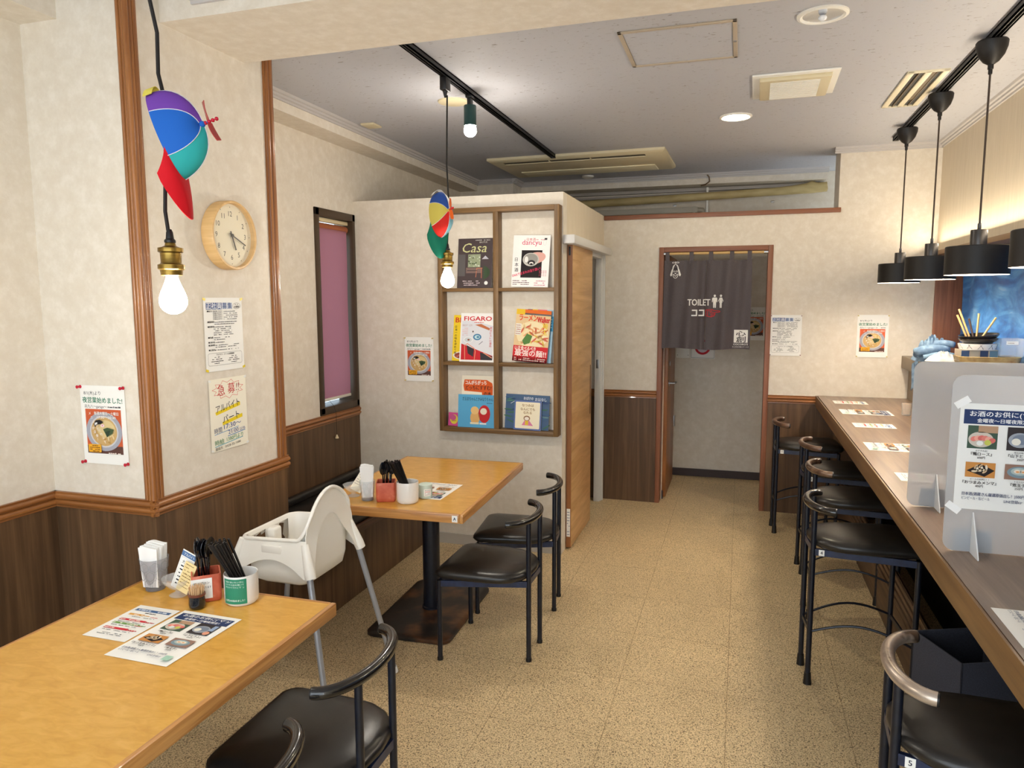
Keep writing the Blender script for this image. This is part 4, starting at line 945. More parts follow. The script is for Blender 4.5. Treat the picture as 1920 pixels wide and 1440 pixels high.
def art_hand(w=0.23, h=0.30):
    a = Art(w, h, CREAMPAPER)
    pts = []
    for i in range(11):
        t = 2 * PI * i / 11 + 0.2; pts.append((0.115 + 0.098 * math.cos(t), 0.252 + 0.040 * math.sin(t))); t += PI / 11; pts.append((0.115 + 0.074 * math.cos(t), 0.252 + 0.028 * math.sin(t)))
    a.loop(pts, 0.0018, (224, 120, 110)); a.up()
    a.text('急', 0.048, 0.232, 0.050, (200, 66, 60), 0.012); a.text('募', 0.112, 0.236, 0.048, (200, 66, 60), 0.012); a.text('!!', 0.164, 0.240, 0.046, (150, 66, 60), 0.0, shear=0.15)
    a.poly([(0.03, 0.163), (0.186, 0.190), (0.186, 0.174), (0.034, 0.150)], (240, 212, 40)); a.poly([(0.07, 0.117), (0.198, 0.138), (0.198, 0.122), (0.072, 0.103)], (240, 212, 40)); a.up()
    a.text('アルバイト', 0.036, 0.160, 0.036, INK, 0.005, fit=0.148, rot=0.12); a.text('パート', 0.075, 0.112, 0.038, INK, 0.005, fit=0.105, rot=0.12)
    a.text('時間', 0.020, 0.075, 0.025, (60, 70, 110), 0.0, fit=0.046, rot=0.08); a.text('17:30～', 0.078, 0.086, 0.028, (40, 70, 140), 0.008, fit=0.11, rot=0.06); a.text('21:00', 0.104, 0.061, 0.024, (40, 70, 140), 0.008, fit=0.065, rot=0.06); a.text('以外', 0.176, 0.066, 0.016, (40, 70, 140), 0, fit=0.038)
    a.line([(0.02, 0.070), (0.17, 0.085)], 0.0022, (88, 150, 200)); a.line([(0.10, 0.054), (0.212, 0.064)], 0.0028, (70, 130, 190)); a.line([(0.02, 0.020), (0.195, 0.036)], 0.0028, (80, 170, 190)); a.up()
    a.text('時給', 0.020, 0.026, 0.024, (50, 130, 80), 0.004, fit=0.056, rot=0.06); a.text('1300円より', 0.092, 0.033, 0.022, (40, 140, 90), 0.004, fit=0.105, rot=0.06)
    a.text('連絡先', 0.020, 0.004, 0.014, (90, 80, 70), 0, fit=0.045, rot=0.06); a.text('0428-32-1680', 0.080, 0.008, 0.014, (90, 80, 70), 0, fit=0.10, rot=0.06)
    return a
def food(a, x, y, w, h, kind):
    if kind == 0:
        a.rect(x, y, w, h, (70, 92, 76)); a.up().rect(x + w * 0.35, y + h * 0.7, w * 0.65, h * 0.3, (186, 150, 120)); a.ell(x + w * 0.45, y + h * 0.40, w * 0.42, h * 0.34, (208, 198, 184)); a.up()
        for i in range(6): a.ell(x + w * (0.22 + 0.12 * i), y + h * (0.42 + 0.05 * i - 0.012 * i * i), w * 0.12, h * 0.11, [(228, 132, 120), (238, 168, 150), (216, 112, 104)][i % 3], 14, 0.4); a.up()
        a.ell(x + w * 0.42, y + h * 0.24, w * 0.11, h * 0.11, (236, 238, 232)); a.ell(x + w * 0.68, y + h * 0.28, w * 0.11, h * 0.12, (206, 206, 96))
    elif kind == 1:
        a.rect(x, y, w, h, (56, 50, 52)); a.up().ell(x + w * 0.42, y + h * 0.45, w * 0.38, h * 0.32, (160, 166, 176)); a.up().ell(x + w * 0.45, y + h * 0.48, w * 0.28, h * 0.22, (124, 134, 150)); a.up().ell(x + w * 0.30, y + h * 0.38, w * 0.15, h * 0.15, (236, 232, 218)); a.rect(x + w * 0.78, y + h * 0.4, w * 0.2, h * 0.5, (150, 170, 200)); a.ell(x + w * 0.84, y + h * 0.18, w * 0.14, h * 0.16, (224, 158, 130))
    elif kind == 2:
        a.rect(x, y, w, h, (206, 142, 74)); a.up().poly([(x + w * p, y + h * q) for p, q in ((0.5, 0.92), (0.98, 0.5), (0.66, 0.06), (0.04, 0.42))], (42, 36, 34)); a.up()
        for i in range(9): a.ell(x + w * (0.3 + 0.05 * i), y + h * (0.4 + 0.06 * ((i * 5) % 7)), w * 0.10, h * 0.07, [(228, 206, 172), (214, 184, 146), (238, 224, 200)][i % 3], 10, i)
    else:
        a.rect(x, y, w, h, (150, 116, 100)); a.up().ell(x + w * 0.5, y + h * 0.5, w * 0.42, h * 0.38, (128, 150, 160)); a.up().ell(x + w * 0.5, y + h * 0.55, w * 0.30, h * 0.25, (176, 190, 186)); a.up().ell(x + w * 0.42, y + h * 0.55, w * 0.12, h * 0.13, (240, 226, 206)); a.ell(x + w * 0.62, y + h * 0.55, w * 0.12, h * 0.13, (240, 226, 206)); a.up().ell(x + w * 0.42, y + h * 0.53, w * 0.06, h * 0.06, (226, 160, 100)); a.ell(x + w * 0.62, y + h * 0.53, w * 0.06, h * 0.06, (226, 160, 100))
    return a.up()
def art_menu(w=0.21, h=0.297):
    a = Art(w, h, WHITE); k = w / 0.21
    a.rect(0.010 * k, 0.240 * k, 0.190 * k, 0.040 * k, NAVY); a.up()
    a.text('お酒のお供に(´▽`)/', 0.024 * k, 0.2625 * k, 0.0165 * k, (246, 246, 246), 0.02, fit=0.168 * k); a.text('金曜夜～日曜夜限定！', 0.105 * k, 0.2455 * k, 0.0125 * k, (246, 246, 246), 0.02, al='c', fit=0.125 * k)
    items = [('『鴨ロース』', '600円', 'おすすめ品！', 0), ('『山下とうふ』', '350円', '地元の味を！！', 1), ('『おつまみメンマ』', '400円', 'ビールのお供に！！', 2), ('『煮玉子』', '250円', 'トロトロ！', 3)]
    for i, (n, p, s_, kd) in enumerate(items):
        cx = (0.058 + 0.094 * (i % 2)) * k; yb = (0.172 if i < 2 else 0.092) * k; ph = (0.064 if i < 2 else 0.042) * k
        food(a, cx - 0.036 * k, yb, 0.072 * k, ph, kd)
        a.text(s_, cx, yb - 0.0075 * k, 0.0055 * k, INK, 0.01, al='c'); a.text(n, cx, yb - 0.0185 * k, 0.0105 * k, INK, 0.02, al='c'); a.text(p, cx, yb - 0.0275 * k, 0.0078 * k, INK, 0.015, al='c')
    a.text('日本酒(酒蔵さん厳選原価出し！)500円', 0.018 * k, 0.041 * k, 0.0105 * k, NAVY, 0.015, fit=0.150 * k); a.text('ビンビール・缶ビール', 0.018 * k, 0.029 * k, 0.0095 * k, NAVY, 0.012, fit=0.068 * k); a.text('LINE登録☞', 0.120 * k, 0.026 * k, 0.010 * k, NAVY, 0.012, fit=0.044 * k)
    a.rect(0.172 * k, 0.018 * k, 0.024 * k, 0.024 * k, (168, 206, 186))
    return a
def art_line(w=0.152, h=0.214):
    a = Art(w, h, WHITE)
    a.rect(0.012, 0.178, 0.128, 0.014, (70, 104, 150)); a.up().greek(0.022, 0.181, 0.105, 0.009, (226, 234, 244)); a.greek(0.045, 0.166, 0.06, 0.006, INK)
    for y, c, l in ((0.148, (228, 168, 76), 0.055), (0.113, REDI, 0.095), (0.088, (118, 160, 90), 0.095), (0.056, REDI, 0.085)):
        a.rect(0.016, y, l, 0.0105, c); a.up().greek(0.018, y + 0.002, l - 0.004, 0.0065, (250, 240, 230), 0.6); a.greek(0.018 + l, y + 0.002, 0.03, 0.006, c); a.greek(0.022, y - 0.010, 0.10, 0.0036, (90, 90, 94)); a.greek(0.100, y - 0.001, 0.026, 0.0045, (220, 100, 100))
    a.greek(0.04, 0.030, 0.07, 0.0038, (90, 90, 94)); a.greek(0.028, 0.022, 0.085, 0.0038, (90, 90, 94))
    return a
def pins(o, w, h, rgb, r=0.006, kind='pin', corners=(0, 1, 2, 3)):
    m = mat('pin_%02x%02x%02x' % rgb, rgb, 0.3)
    for i, (x, y) in enumerate(((0.004, h - 0.006), (w - 0.004, h - 0.006), (0.004, 0.006), (w - 0.004, 0.006))):
        if i not in corners: continue
        b = B()
        if kind == 'pin':
            b.tube([(x, y, 0.0005), (x, y, 0.004)], [r * 0.9, r * 0.7], 10); b.tube([(x, y, 0.004), (x, y, 0.012), (x, y, 0.0135)], [r * 0.55, r * 0.6, r * 0.8], 10); b.cyl((x, y, 0.0135), (x, y, 0.0155), r * 0.85, seg=10); obj('push_pin', b, m, o)
        else:
            b.X = Matrix.Translation((x, y, 0)) @ Matrix.Rotation(0.3 * (1 if i % 2 else -1), 4, 'Z'); b.box(-r, r, -r * 0.6, r * 0.6, 0.0003, 0.0012); b.X = Matrix(); obj('tape', b, m, o)
curl = lambda w, h, d: (lambda x, y, z: (x, y, z + d * (math.sin(PI * x / w) ** 2 * 0.5 + max(0.0, 0.35 - y / h) ** 2 * 4)))
RX, UZ = (1, 0, 0), (0, 0, 1)
p = art_ramen().build('poster', frame((-2.362, YF - 0.0035, 1.040), (1, 0, 0.004), UZ), label='ramen notice with red pins on the pillar front', cat='poster'); pins(p, 0.21, 0.297, (196, 30, 56), 0.0075)
p = art_recruit().build('poster', frame((XP + 0.0035, 2.414, 1.362), (0, 1, 0), UZ), label='typed recruitment notice with yellow corners under the wall clock', cat='poster'); pins(p, 0.235, 0.30, (236, 210, 56), 0.008, 'tape')
p = art_hand().build('poster', frame((XP + 0.0035, 2.422, 1.030), (0, 1, 0.0), UZ), label='handwritten coloured help wanted notice on the pillar side', cat='poster'); pins(p, 0.23, 0.30, (238, 238, 234), 0.007, 'tape')
p = art_ramen().build('poster', frame((-2.160, YP - 0.0035, 1.106), RX, UZ), label='ramen notice left of the magazine rack', cat='poster'); pins(p, 0.21, 0.297, (214, 190, 110), 0.005)
p = art_recruit(0.222, 0.308).build('poster', frame((0.219, YT - 0.0035, 1.222), RX, UZ), label='typed recruitment notice beside the toilet doorway', cat='poster'); pins(p, 0.222, 0.308, (130, 60, 60), 0.004)
p = art_ramen(0.21, 0.311).build('poster', frame((0.821, YT - 0.0035, 1.222), RX, UZ), label='ramen notice with cream pins above the counter end', cat='poster'); pins(p, 0.21, 0.311, (206, 186, 110), 0.005)
p = art_ramen().build('poster', frame((0.006, YB - 0.0035, 1.282), RX, UZ), label='ramen notice half hidden in the toilet hall', cat='poster')
# menus lying on the tables
TZ = 0.7012
art_line().build('menu_sheet', frame((-1.770, 1.526, TZ), (1, 0.0, 0), (0, 1, 0)), label='small coloured price sheet on the front table', cat='menu')
art_menu().build('menu_sheet', frame((-1.612, 1.451, TZ + 0.0002), (1, -0.015, 0), (0.03, 1, 0)), label='photo snack menu on the front table', cat='menu')
art_menu().build('menu_sheet', frame((-1.342, 3.428, TZ), (-1, 0.0, 0), (0, -1, 0)), label='photo snack menu lying upside down on the lettered table', cat='menu')
# sheets along the counter (tops pointing to the kitchen pass)
CZ = 0.9262
for kind, x, y, lb in (('s', 0.645, 5.615, 'price sheet nearest the counter end wall'), ('m', 0.636, 5.185, 'first photo menu from the counter end wall'), ('s', 0.642, 4.630, 'second price sheet from the counter end wall, before the first acrylic screen'),
                       ('m', 0.612, 4.010, 'second photo menu from the counter end wall, partly behind the acrylic screen'), ('s', 0.634, 3.335, 'price sheet just behind the first acrylic screen'), ('m', 0.584, 1.905, 'nearest photo menu on the counter, cut by the photo edge')):
    a = art_line() if kind == 's' else art_menu()
    a.build('menu_sheet', frame((x, y, CZ), (0, -1, 0), (1, 0.02, 0)), label=lb, cat='menu', group='sheets laid out along the counter')
# stickers / menu on acrylic screens
def screen(label, y, x0, fin):
    t = thing('acrylic_screen', label, 'screen', (x0, y, 0.926))
    W, H = 0.54, 0.51
    b = B(); b.X = Matrix.Rotation(PI / 2, 4, 'X'); b.prism(rrect(0, W, 0.002, H, 0.03, 6), -0.0015, 0.0015); b.X = Matrix(); obj('screen_sheet', b, FROST, t)
    for fx in fin:
        b = B(); b.X = Matrix.Translation((fx, 0, 0)) @ Matrix.Rotation(R(90), 4, 'Z') @ Matrix.Rotation(R(90), 4, 'X')
        b.prism([(-0.075, 0.0), (-0.075, 0.006), (-0.004, 0.118), (0.004, 0.118), (0.075, 0.006), (0.075, 0.0)], -0.0016, 0.0016); b.X = Matrix(); obj('screen_foot', b, EDGEG, t)
        b = B(); b.box(fx - 0.048, fx + 0.052, 0.0018, 0.0048, 0.001, 0.066); obj('foot_plate', b, EDGEG, t)
    return t
screen('far frosted acrylic screen standing on the counter', 2.80, 0.578, (0.088, 0.46))
screen('near frosted acrylic screen with the photo menu taped on', 2.32, 0.578, (0.072, 0.46))
p = art_menu(0.215, 0.304).build('menu_sheet', frame((0.598, 2.3165, 1.054), (1, 0, -0.008), UZ), label='large photo menu taped to the near acrylic screen', cat='menu')
for x, z, a_ in ((0.004, 0.306, 35), (0.000, 0.002, -35), (0.213, 0.305, -35), (0.213, 0.002, 35)):
    b = B(); b.X = Matrix.Translation((x, z, 0.0012)) @ Matrix.Rotation(R(a_), 4, 'Z'); b.box(-0.020, 0.020, -0.010, 0.010, -0.0002, 0.0003); b.X = Matrix(); obj('tape', b, NAPKIN, p)
# ------------------------------------------------------------------ wall clock (faces +x)
t = thing('wall_clock', 'round pale wood wall clock on the pillar side', 'clock', (XP, 2.562, 1.916), 0, None, (R(90), 0, R(90)))
RC = 0.140
b = B(); b.lathe([(RC - 0.004, 0.001), (RC, 0.004), (RC, 0.052), (RC - 0.003, 0.056), (RC - 0.010, 0.056), (RC - 0.012, 0.052), (RC - 0.012, 0.034)], 56); obj('clock_case', b, PINEW, t)
a = Art(2 * RC, 2 * RC, mat('clock_dial_ivory', (246, 236, 212), 0.6)); a.v = []; a.f = []; a.m = []
a.z = 0; a.ell(RC, RC, RC - 0.011, RC - 0.011, a.mats[0], 48); a.up()
DK = (58, 54, 48)
for h in range(1, 13):
    an = PI / 2 - h * PI / 6; a.text(str(h), RC + 0.088 * math.cos(an), RC + 0.088 * math.sin(an) - 0.010, 0.029, DK, 0.0, al='c'); a.ell(RC + 0.115 * math.cos(an), RC + 0.115 * math.sin(an), 0.002, 0.002, DK, 8)
a.build('clock_dial', Matrix.Translation((-RC, -RC, 0.034)), t)
def hand(name, an, l, w, z):
    b = B(); b.X = Matrix.Rotation(an, 4, 'Z'); b.box(-0.018, l, -w, w, z, z + 0.0015); b.X = Matrix(); b.cyl((0, 0, z), (0, 0, z + 0.003), 0.007, seg=14); obj(name, b, mat('clock_hand', (66, 60, 52), 0.5), t)
hand('hour_hand', PI / 2 - R(159), 0.062, 0.0032, 0.038); hand('minute_hand', PI / 2 - R(114), 0.088, 0.0022, 0.041)
b = B(); b.lathe([(0.0005, 0.0505), (RC - 0.012, 0.0505)], 48); obj('clock_glass', b, glass_mat('clock_glass', (250, 250, 248), 0.02, 0.08), t)

# ------------------------------------------------------------------ propeller caps hung on the lamp cords
def cap(label, loc, ax, fr, cols, strap, brimc, prop, beads, size=1.0):
    """crown dome along ax, brim towards fr"""
    a_ = Vector(ax).normalized(); f_ = Vector(fr); f_ = (f_ - a_ * f_.dot(a_)).normalized(); s_ = a_.cross(f_)
    M4 = Matrix(((f_.x, s_.x, a_.x, loc[0]), (f_.y, s_.y, a_.y, loc[1]), (f_.z, s_.z, a_.z, loc[2]), (0, 0, 0, 1)))
    t = thing('propeller_cap', label, 'cap', (0, 0, 0)); t.matrix_world = M4
    L, W, D = 0.110 * size, 0.056 * size, 0.094 * size
    def dome(ph, e, off=0.0):
        ca = math.cos(e); k = 1 + off
        dent = 1 - 0.05 * math.sin(3 * ph + 1) * math.sin(2 * e)
        bulge = ca ** 0.85
        return Vector((L * k * bulge * math.cos(ph) * dent, W * k * bulge * math.sin(ph) * dent, D * k * math.sin(e) * (1 + 0.06 * math.cos(2 * ph))))
    for g in range(6):
        p0 = R(-180 + 60 * g) ; nU, nV = 8, 10
        b = B(); b.grid(lambda u, v: dome(p0 + R(60) * u, lerp(0, PI / 2 * 0.985, v)), nU, nV, 0.0012)
        obj('cap_panel', b, mat('cap_%02x%02x%02x' % cols[g], cols[g], 0.75, spec=0.2), t, angle=70)
        b = B(); b.tube([dome(p0, lerp(0.02, PI / 2 * 0.97, k / 12), 0.012) for k in range(13)], 0.0011, 6); obj('seam', b, mat('cap_thread', (222, 220, 226), 0.8), t)
    b = B()
    def brim(u, v):
        ph = lerp(-R(72), R(72), u); r0 = Vector((L * math.cos(ph), W * math.sin(ph), 0.002)); ln = 0.098 * size * (math.cos(ph * 0.95) ** 0.6 if abs(ph) < 1.5 else 0)
        x = r0.x + v * ln; y = r0.y * (1 + 0.10 * v * (1 if abs(ph) < 1.2 else 0.5))
        return Vector((x, y, 0.004 - 5.5 * y * y * v / size + 0.016 * v * (1 - v) - 0.024 * v * size))
    b.grid(brim, 20, 6, 0.003); obj('brim', b, mat('cap_%02x%02x%02x' % brimc, brimc, 0.7, spec=0.25), t, angle=60)
    b = B(); b.grid(lambda u, v: Vector((-L * math.cos(R(lerp(-38, 38, u))) - 0.012, W * math.sin(R(lerp(-38, 38, u))), lerp(-0.004, 0.020, v) + 0.006 * math.sin(u * PI))), 10, 2, 0.0015); obj('strap', b, mat('cap_%02x%02x%02x' % strap, strap, 0.8), t)
    b = B(); b.sphere((0, 0, D * 1.03), 0.008); b.cyl((0, 0, D), (0, 0, D * 1.06 + 0.02), 0.003, seg=8); obj('button', b, mat('cap_%02x%02x%02x' % cols[1], cols[1], 0.6), t)
    for k, sgn in enumerate((1, -1)):
        b = B(); b.grid(lambda u, v: (lerp(0.004, 0.05, u) * sgn, (v - 0.5) * 0.016 * (0.6 + 0.4 * math.sin(PI * u)), D * 1.06 + 0.016 + (v - 0.5) * 0.008 * sgn + 0.006 * u * u), 8, 2, 0.002); obj('propeller_blade', b, mat('cap_%02x%02x%02x' % prop, prop, 0.3), t)
    for k in range(4):
        b = B(); b.sphere((0.0, 0.0, D * 1.06 + 0.006 + k * 0.010), 0.005); obj('bead', b, mat('cap_%02x%02x%02x' % beads, beads, 0.25), t)
    return t
cap('purple, blue and teal propeller cap with red brim tied to the front lamp cord', (-1.395, 1.545, 2.058), (0.88, 0.30, 0.34), (0.30, 0.12, -0.94),
    [(118, 70, 168), (40, 104, 196), (52, 172, 170), (206, 40, 74), (206, 40, 74), (222, 206, 80)], (232, 214, 90), (214, 20, 34), (172, 66, 62), (196, 20, 50))
cap('blue, yellow and red propeller cap with green brim before the magazine rack', (-1.425, 3.36, 2.060), (0.78, -0.60, 0.18), (0.12, -0.12, -0.98),
    [(52, 84, 160), (216, 200, 96), (214, 48, 40), (132, 186, 204), (52, 84, 160), (240, 240, 236)], (236, 236, 232), (26, 124, 98), (240, 106, 30), (214, 40, 40))

# ------------------------------------------------------------------ magazine rack on the partition
Y0r, Y1r = YP - 0.082, YP - 0.001
t = thing('magazine_rack', 'brown six-compartment magazine rack on the partition', 'rack', (0, 0, 0))
x0, x1, z0, z1, w = -1.878, -1.075, 0.790, 2.228, 0.030
zs1, zs2 = 1.725, 1.250; xm = -1.483
for xa in (x0, x1 - w): 
    b = B(); b.box(xa, xa + w, Y0r, Y1r, z0, z1, 0.0015); obj('side_board', b, SHELFW, t)
b = B(); b.box(x0 + w, x1 - w, Y0r, Y1r, z1 - w, z1, 0.0015); obj('top_board', b, SHELFX, t)
b = B(); b.box(x0 + w, x1 - w, Y0r, Y1r, z0, z0 + w, 0.0015); obj('bottom_board', b, SHELFX, t)
b = B(); b.box(xm - w / 2 - 0.002, xm + w / 2 + 0.002, Y0r - 0.001, Y1r, z0 + w, z1 - w, 0.0015); obj('divider', b, SHELFW, t)
for zz in (zs1, zs2):
    for xa, xb in ((x0 + w, xm - w / 2 - 0.002), (xm + w / 2 + 0.002, x1 - w)):
        b = B(); b.box(xa, xb, Y0r + 0.002, Y1r, zz - 0.022, zz, 0.0012); obj('shelf_board', b, SHELFX, t)
def mag(label, x, z, w, h, th, cover, fr=0.055, tilt=7.0, roll=0.0, spine=(230, 228, 222), name='magazine'):
    """leaning against the wall: lower edge fr in front of it"""
    t = thing(name, label, 'book' if name == 'picture_book' else 'magazine', (x, YP - fr, z + max(0.0, w * math.sin(R(roll)))), 0, None, (R(-tilt), R(roll), 0))
    b = B(); b.box(0, w, 0.0008, th, 0.0005, h, 0.0006); obj('pages', b, mat('pages_%02x%02x%02x' % spine, spine, 0.8), t)
    a = Art(w, h, cover[0], 0.0005); cover[1](a); a.build('cover', frame((0, -0.0002, 0), (1, 0, 0), UZ), t)
    return t
def cov_dark(a):
    w, h = a.w, a.h
    a.greek(w * 0.5, h * 0.955, w * 0.42, 0.006, (220, 220, 214)); a.text('BRUTUS', w * 0.62, h * 0.905, 0.014, (206, 204, 190), 0.0, fit=w * 0.22); a.text('Casa', w * 0.10, h * 0.72, 0.085, (206, 206, 150), 0.004, fit=w * 0.72, shear=0.25)
    a.rect(w * 0.30, h * 0.42, w * 0.36, h * 0.26, (150, 160, 130)); a.up(); 
    for i in range(26): a.ell(w * a.rnd.uniform(0.32, 0.64), h * a.rnd.uniform(0.44, 0.66), 0.006, 0.005, a.rnd.choice([(206, 214, 196), (92, 104, 74), (176, 186, 160)]), 8)
    a.rect(w * 0.02, h * 0.24, w * 0.2, h * 0.44, (96, 92, 92)); a.rect(w * 0.25, h * 0.30, w * 0.45, h * 0.11, (126, 104, 98)); a.up().rect(w * 0.28, h * 0.345, w * 0.3, h * 0.012, (60, 54, 58)); a.poly([(w * 0.70, h * 0.58), (w * 0.9, h * 0.58), (w * 0.80, h * 0.65)], (190, 190, 200))
    a.line([(w * 0.56, h * 0.40), (w * 0.54, h * 0.22)], 0.004, (196, 120, 90)); a.line([(w * 0.70, h * 0.40), (w * 0.70, h * 0.2)], 0.004, (196, 120, 90)); a.line([(w * 0.56, h * 0.40), (w * 0.72, h * 0.40)], 0.004, (196, 120, 90))
    for i in range(7): a.ell(w * 0.84, h * (0.22 + 0.03 * i), w * 0.11, 0.006, (64, 84, 60), 10, 0.6 - 0.2 * i)
    for i in range(3): a.greek(w * 0.16, h * (0.05 + 0.04 * i), w * 0.5, 0.007, (226, 210, 214))
    a.ell(w * 0.84, h * 0.10, 0.012, 0.012, (236, 236, 232))
def cov_sake(a):
    w, h = a.w, a.h
    a.text('日本酒', w * 0.36, h * 0.895, 0.020, (196, 74, 92), 0.01, fit=w * 0.24); a.greek(w * 0.62, h * 0.905, w * 0.24, 0.006, (200, 90, 110)); a.text('dancyu', w * 0.24, h * 0.815, 0.046, (212, 64, 104), 0.006, fit=w * 0.52)
    a.outline(w * 0.82, h * 0.81, w * 0.07, h * 0.10, 0.001, (206, 200, 200), 0.008); a.rect(w * 0.84, h * 0.91, w * 0.07, h * 0.035, (60, 56, 58))
    a.rect(w * 0.24, h * 0.18, w * 0.56, h * 0.53, (32, 26, 28)); a.up().ell(w * 0.62, h * 0.56, w * 0.28, h * 0.11, (222, 170, 158), rot=0.2); a.up().ell(w * 0.50, h * 0.53, w * 0.22, h * 0.13, (196, 194, 186)); a.up().ell(w * 0.50, h * 0.54, w * 0.19, h * 0.105, (150, 148, 142)); a.up().ell(w * 0.52, h * 0.47, w * 0.10, h * 0.05, (44, 40, 42)); a.ell(w * 0.38, h * 0.53, w * 0.05, h * 0.06, (236, 234, 230)); a.up().ell(w * 0.52, h * 0.455, w * 0.06, h * 0.03, (220, 218, 214)); a.up().ell(w * 0.52, h * 0.44, w * 0.04, h * 0.02, (44, 40, 42))
    a.vtext('日本酒', w * 0.07, h * 0.50, 0.026, INK, 0.01, 1.25); a.up().text('DNAで生まれの造り酒い！', w * 0.03, h * 0.19, 0.020, (224, 60, 100), 0.015, fit=w * 0.78, rot=0.27)
    for i in range(4): a.vtext('西酒人は', w * (0.74 + 0.055 * i), h * 0.30, 0.009, (196, 90, 110), 0.0)
    for i in range(3): a.greek(w * 0.04, h * (0.04 + 0.035 * i), w * 0.45, 0.007, (120, 90, 96)); a.greek(w * 0.62, h * (0.03 + 0.04 * i), w * 0.3, 0.007, (206, 130, 146))
def cov_yellow(a):
    w, h = a.w, a.h
    a.text('BRUTUS', w * 0.06, h * 0.84, 0.046, (206, 44, 40), 0.03, fit=w * 0.86); 
    for j in range(5):
        a.vtext('日本一の味を求めて旅', w * (0.05 + 0.18 * j), h * 0.72, 0.018, (70, 52, 26), 0.02)
    a.ell(w * 0.32, h * 0.12, w * 0.30, h * 0.09, (236, 230, 210)); a.up().ell(w * 0.32, h * 0.12, w * 0.25, h * 0.07, (150, 70, 60)); a.up(); [a.ell(w * (0.16 + 0.05 * i), h * (0.10 + 0.02 * (i % 3)), 0.006, 0.005, (206, 120, 96), 8) for i in range(7)]
def cov_table(a):
    w, h = a.w, a.h
    a.poly([(w * 0.04, h * 0.04), (w * 0.96, h * 0.04), (w * 0.96, h * 0.74), (w * 0.60, h * 0.80), (w * 0.30, h * 0.84), (w * 0.04, h * 0.84)], (222, 224, 230)); a.up()
    a.poly([(w * 0.04, h * 0.04), (w * 0.96, h * 0.04), (w * 0.96, h * 0.13), (w * 0.04, h * 0.37)], (200, 40, 50)); a.up().poly([(w * 0.20, h * 0.34), (w * 0.42, h * 0.26), (w * 0.40, h * 0.10), (w * 0.24, h * 0.17)], (60, 54, 60)); a.poly([(w * 0.6, h * 0.20), (w * 0.96, h * 0.12), (w * 0.96, h * 0.04), (w * 0.62, h * 0.04)], (60, 54, 60)); a.up()
    a.line([(w * 0.16, h * 0.05), (w * 0.14, h * 0.33), (w * 0.22, h * 0.37), (w * 0.42, h * 0.28), (w * 0.46, h * 0.22), (w * 0.44, h * 0.05)], 0.005, (226, 150, 120)); a.line([(w * 0.70, h * 0.19), (w * 0.94, h * 0.09)], 0.006, (226, 150, 120))
    a.poly([(w * 0.42, h * 0.76), (w * 0.60, h * 0.78), (w * 0.86, h * 0.69), (w * 0.84, h * 0.65)], (196, 116, 74)); a.up()
    a.ell(w * 0.24, h * 0.45, w * 0.14, h * 0.065, (236, 238, 240)); a.ell(w * 0.50, h * 0.51, w * 0.12, h * 0.065, (70, 130, 170)); a.up().ell(w * 0.24, h * 0.45, w * 0.11, h * 0.05, (206, 212, 216)); a.ell(w * 0.50, h * 0.51, w * 0.08, h * 0.04, (190, 220, 226)); a.up().ell(w * 0.25, h * 0.45, w * 0.035, h * 0.018, (140, 84, 60)); a.ell(w * 0.52, h * 0.51, w * 0.04, h * 0.02, (70, 130, 170)); a.line([(w * 0.56, h * 0.36), (w * 0.66, h * 0.42)], 0.005, (150, 150, 160)); a.ell(w * 0.37, h * 0.62, w * 0.02, h * 0.018, (90, 70, 60))
    a.text('FIGARO', w * 0.10, h * 0.845, 0.040, (206, 40, 52), 0.03, fit=w * 0.80); a.greek(w * 0.4, h * 0.80, w * 0.28, 0.007, (206, 80, 80)); a.text('BEST 129', w * 0.06, h * 0.73, 0.016, (190, 160, 160), 0, fit=w * 0.28)
    for i in range(5): a.greek(w * 0.06, h * (0.68 - 0.035 * i), w * 0.16, 0.005, (226, 180, 180))
    a.vtext('東京ビストロ案内', w * 0.86, h * 0.68, 0.016, (214, 60, 70), 0.01)
def cov_ramen(a):
    w, h = a.w, a.h
    a.rect(0, h * 0.30, w, h * 0.6, (226, 196, 150)); a.up().ell(w * 0.52, h * 0.52, w * 0.46, h * 0.26, (238, 222, 180)); a.up()
    for i in range(40): a.ell(w * a.rnd.uniform(0.2, 0.9), h * a.rnd.uniform(0.32, 0.72), w * 0.10, 0.006, a.rnd.choice([(232, 170, 120), (214, 106, 84), (240, 214, 160), (226, 190, 90)]), 8, a.rnd.uniform(0, 3))
    a.up().poly([(w * 0.24, h * 0.40), (w * 0.36, h * 0.54), (w * 0.52, h * 0.50), (w * 0.46, h * 0.36), (w * 0.30, h * 0.32)], (86, 130, 66)); a.rect(0, 0, w, h * 0.30, (206, 44, 50)); a.rect(0, 0, w, h * 0.10, (40, 26, 28)); a.rect(0, h * 0.90, w * 0.25, h * 0.1, (230, 190, 50)); a.rect(w * 0.25, h * 0.93, w * 0.75, h * 0.07, (226, 110, 40)); a.up()
    a.text('ラーメン', w * 0.10, h * 0.79, 0.048, (226, 80, 40), 0.03, fit=w * 0.52); a.text('Walker', w * 0.62, h * 0.77, 0.050, (206, 40, 44), 0.03, fit=w * 0.36)
    a.vtext('埼玉', w * 0.78, h * 0.66, 0.038, (236, 206, 70), 0.03); a.up().text('いま食べるべき', w * 0.05, h * 0.22, 0.030, (244, 220, 210), 0.03, fit=w * 0.6); a.text('最強の麺!!', w * 0.06, h * 0.115, 0.044, (246, 226, 220), 0.03, fit=w * 0.9)
    for i in range(2): a.greek(w * 0.05, h * (0.02 + 0.035 * i), w * 0.9, 0.008, (226, 210, 200))
    a.rect(w * 0.02, h * 0.50, w * 0.16, h * 0.22, (230, 226, 214)); a.up(); [a.greek(w * 0.03, h * (0.52 + 0.04 * i), w * 0.13, 0.006, (170, 60, 50)) for i in range(5)]
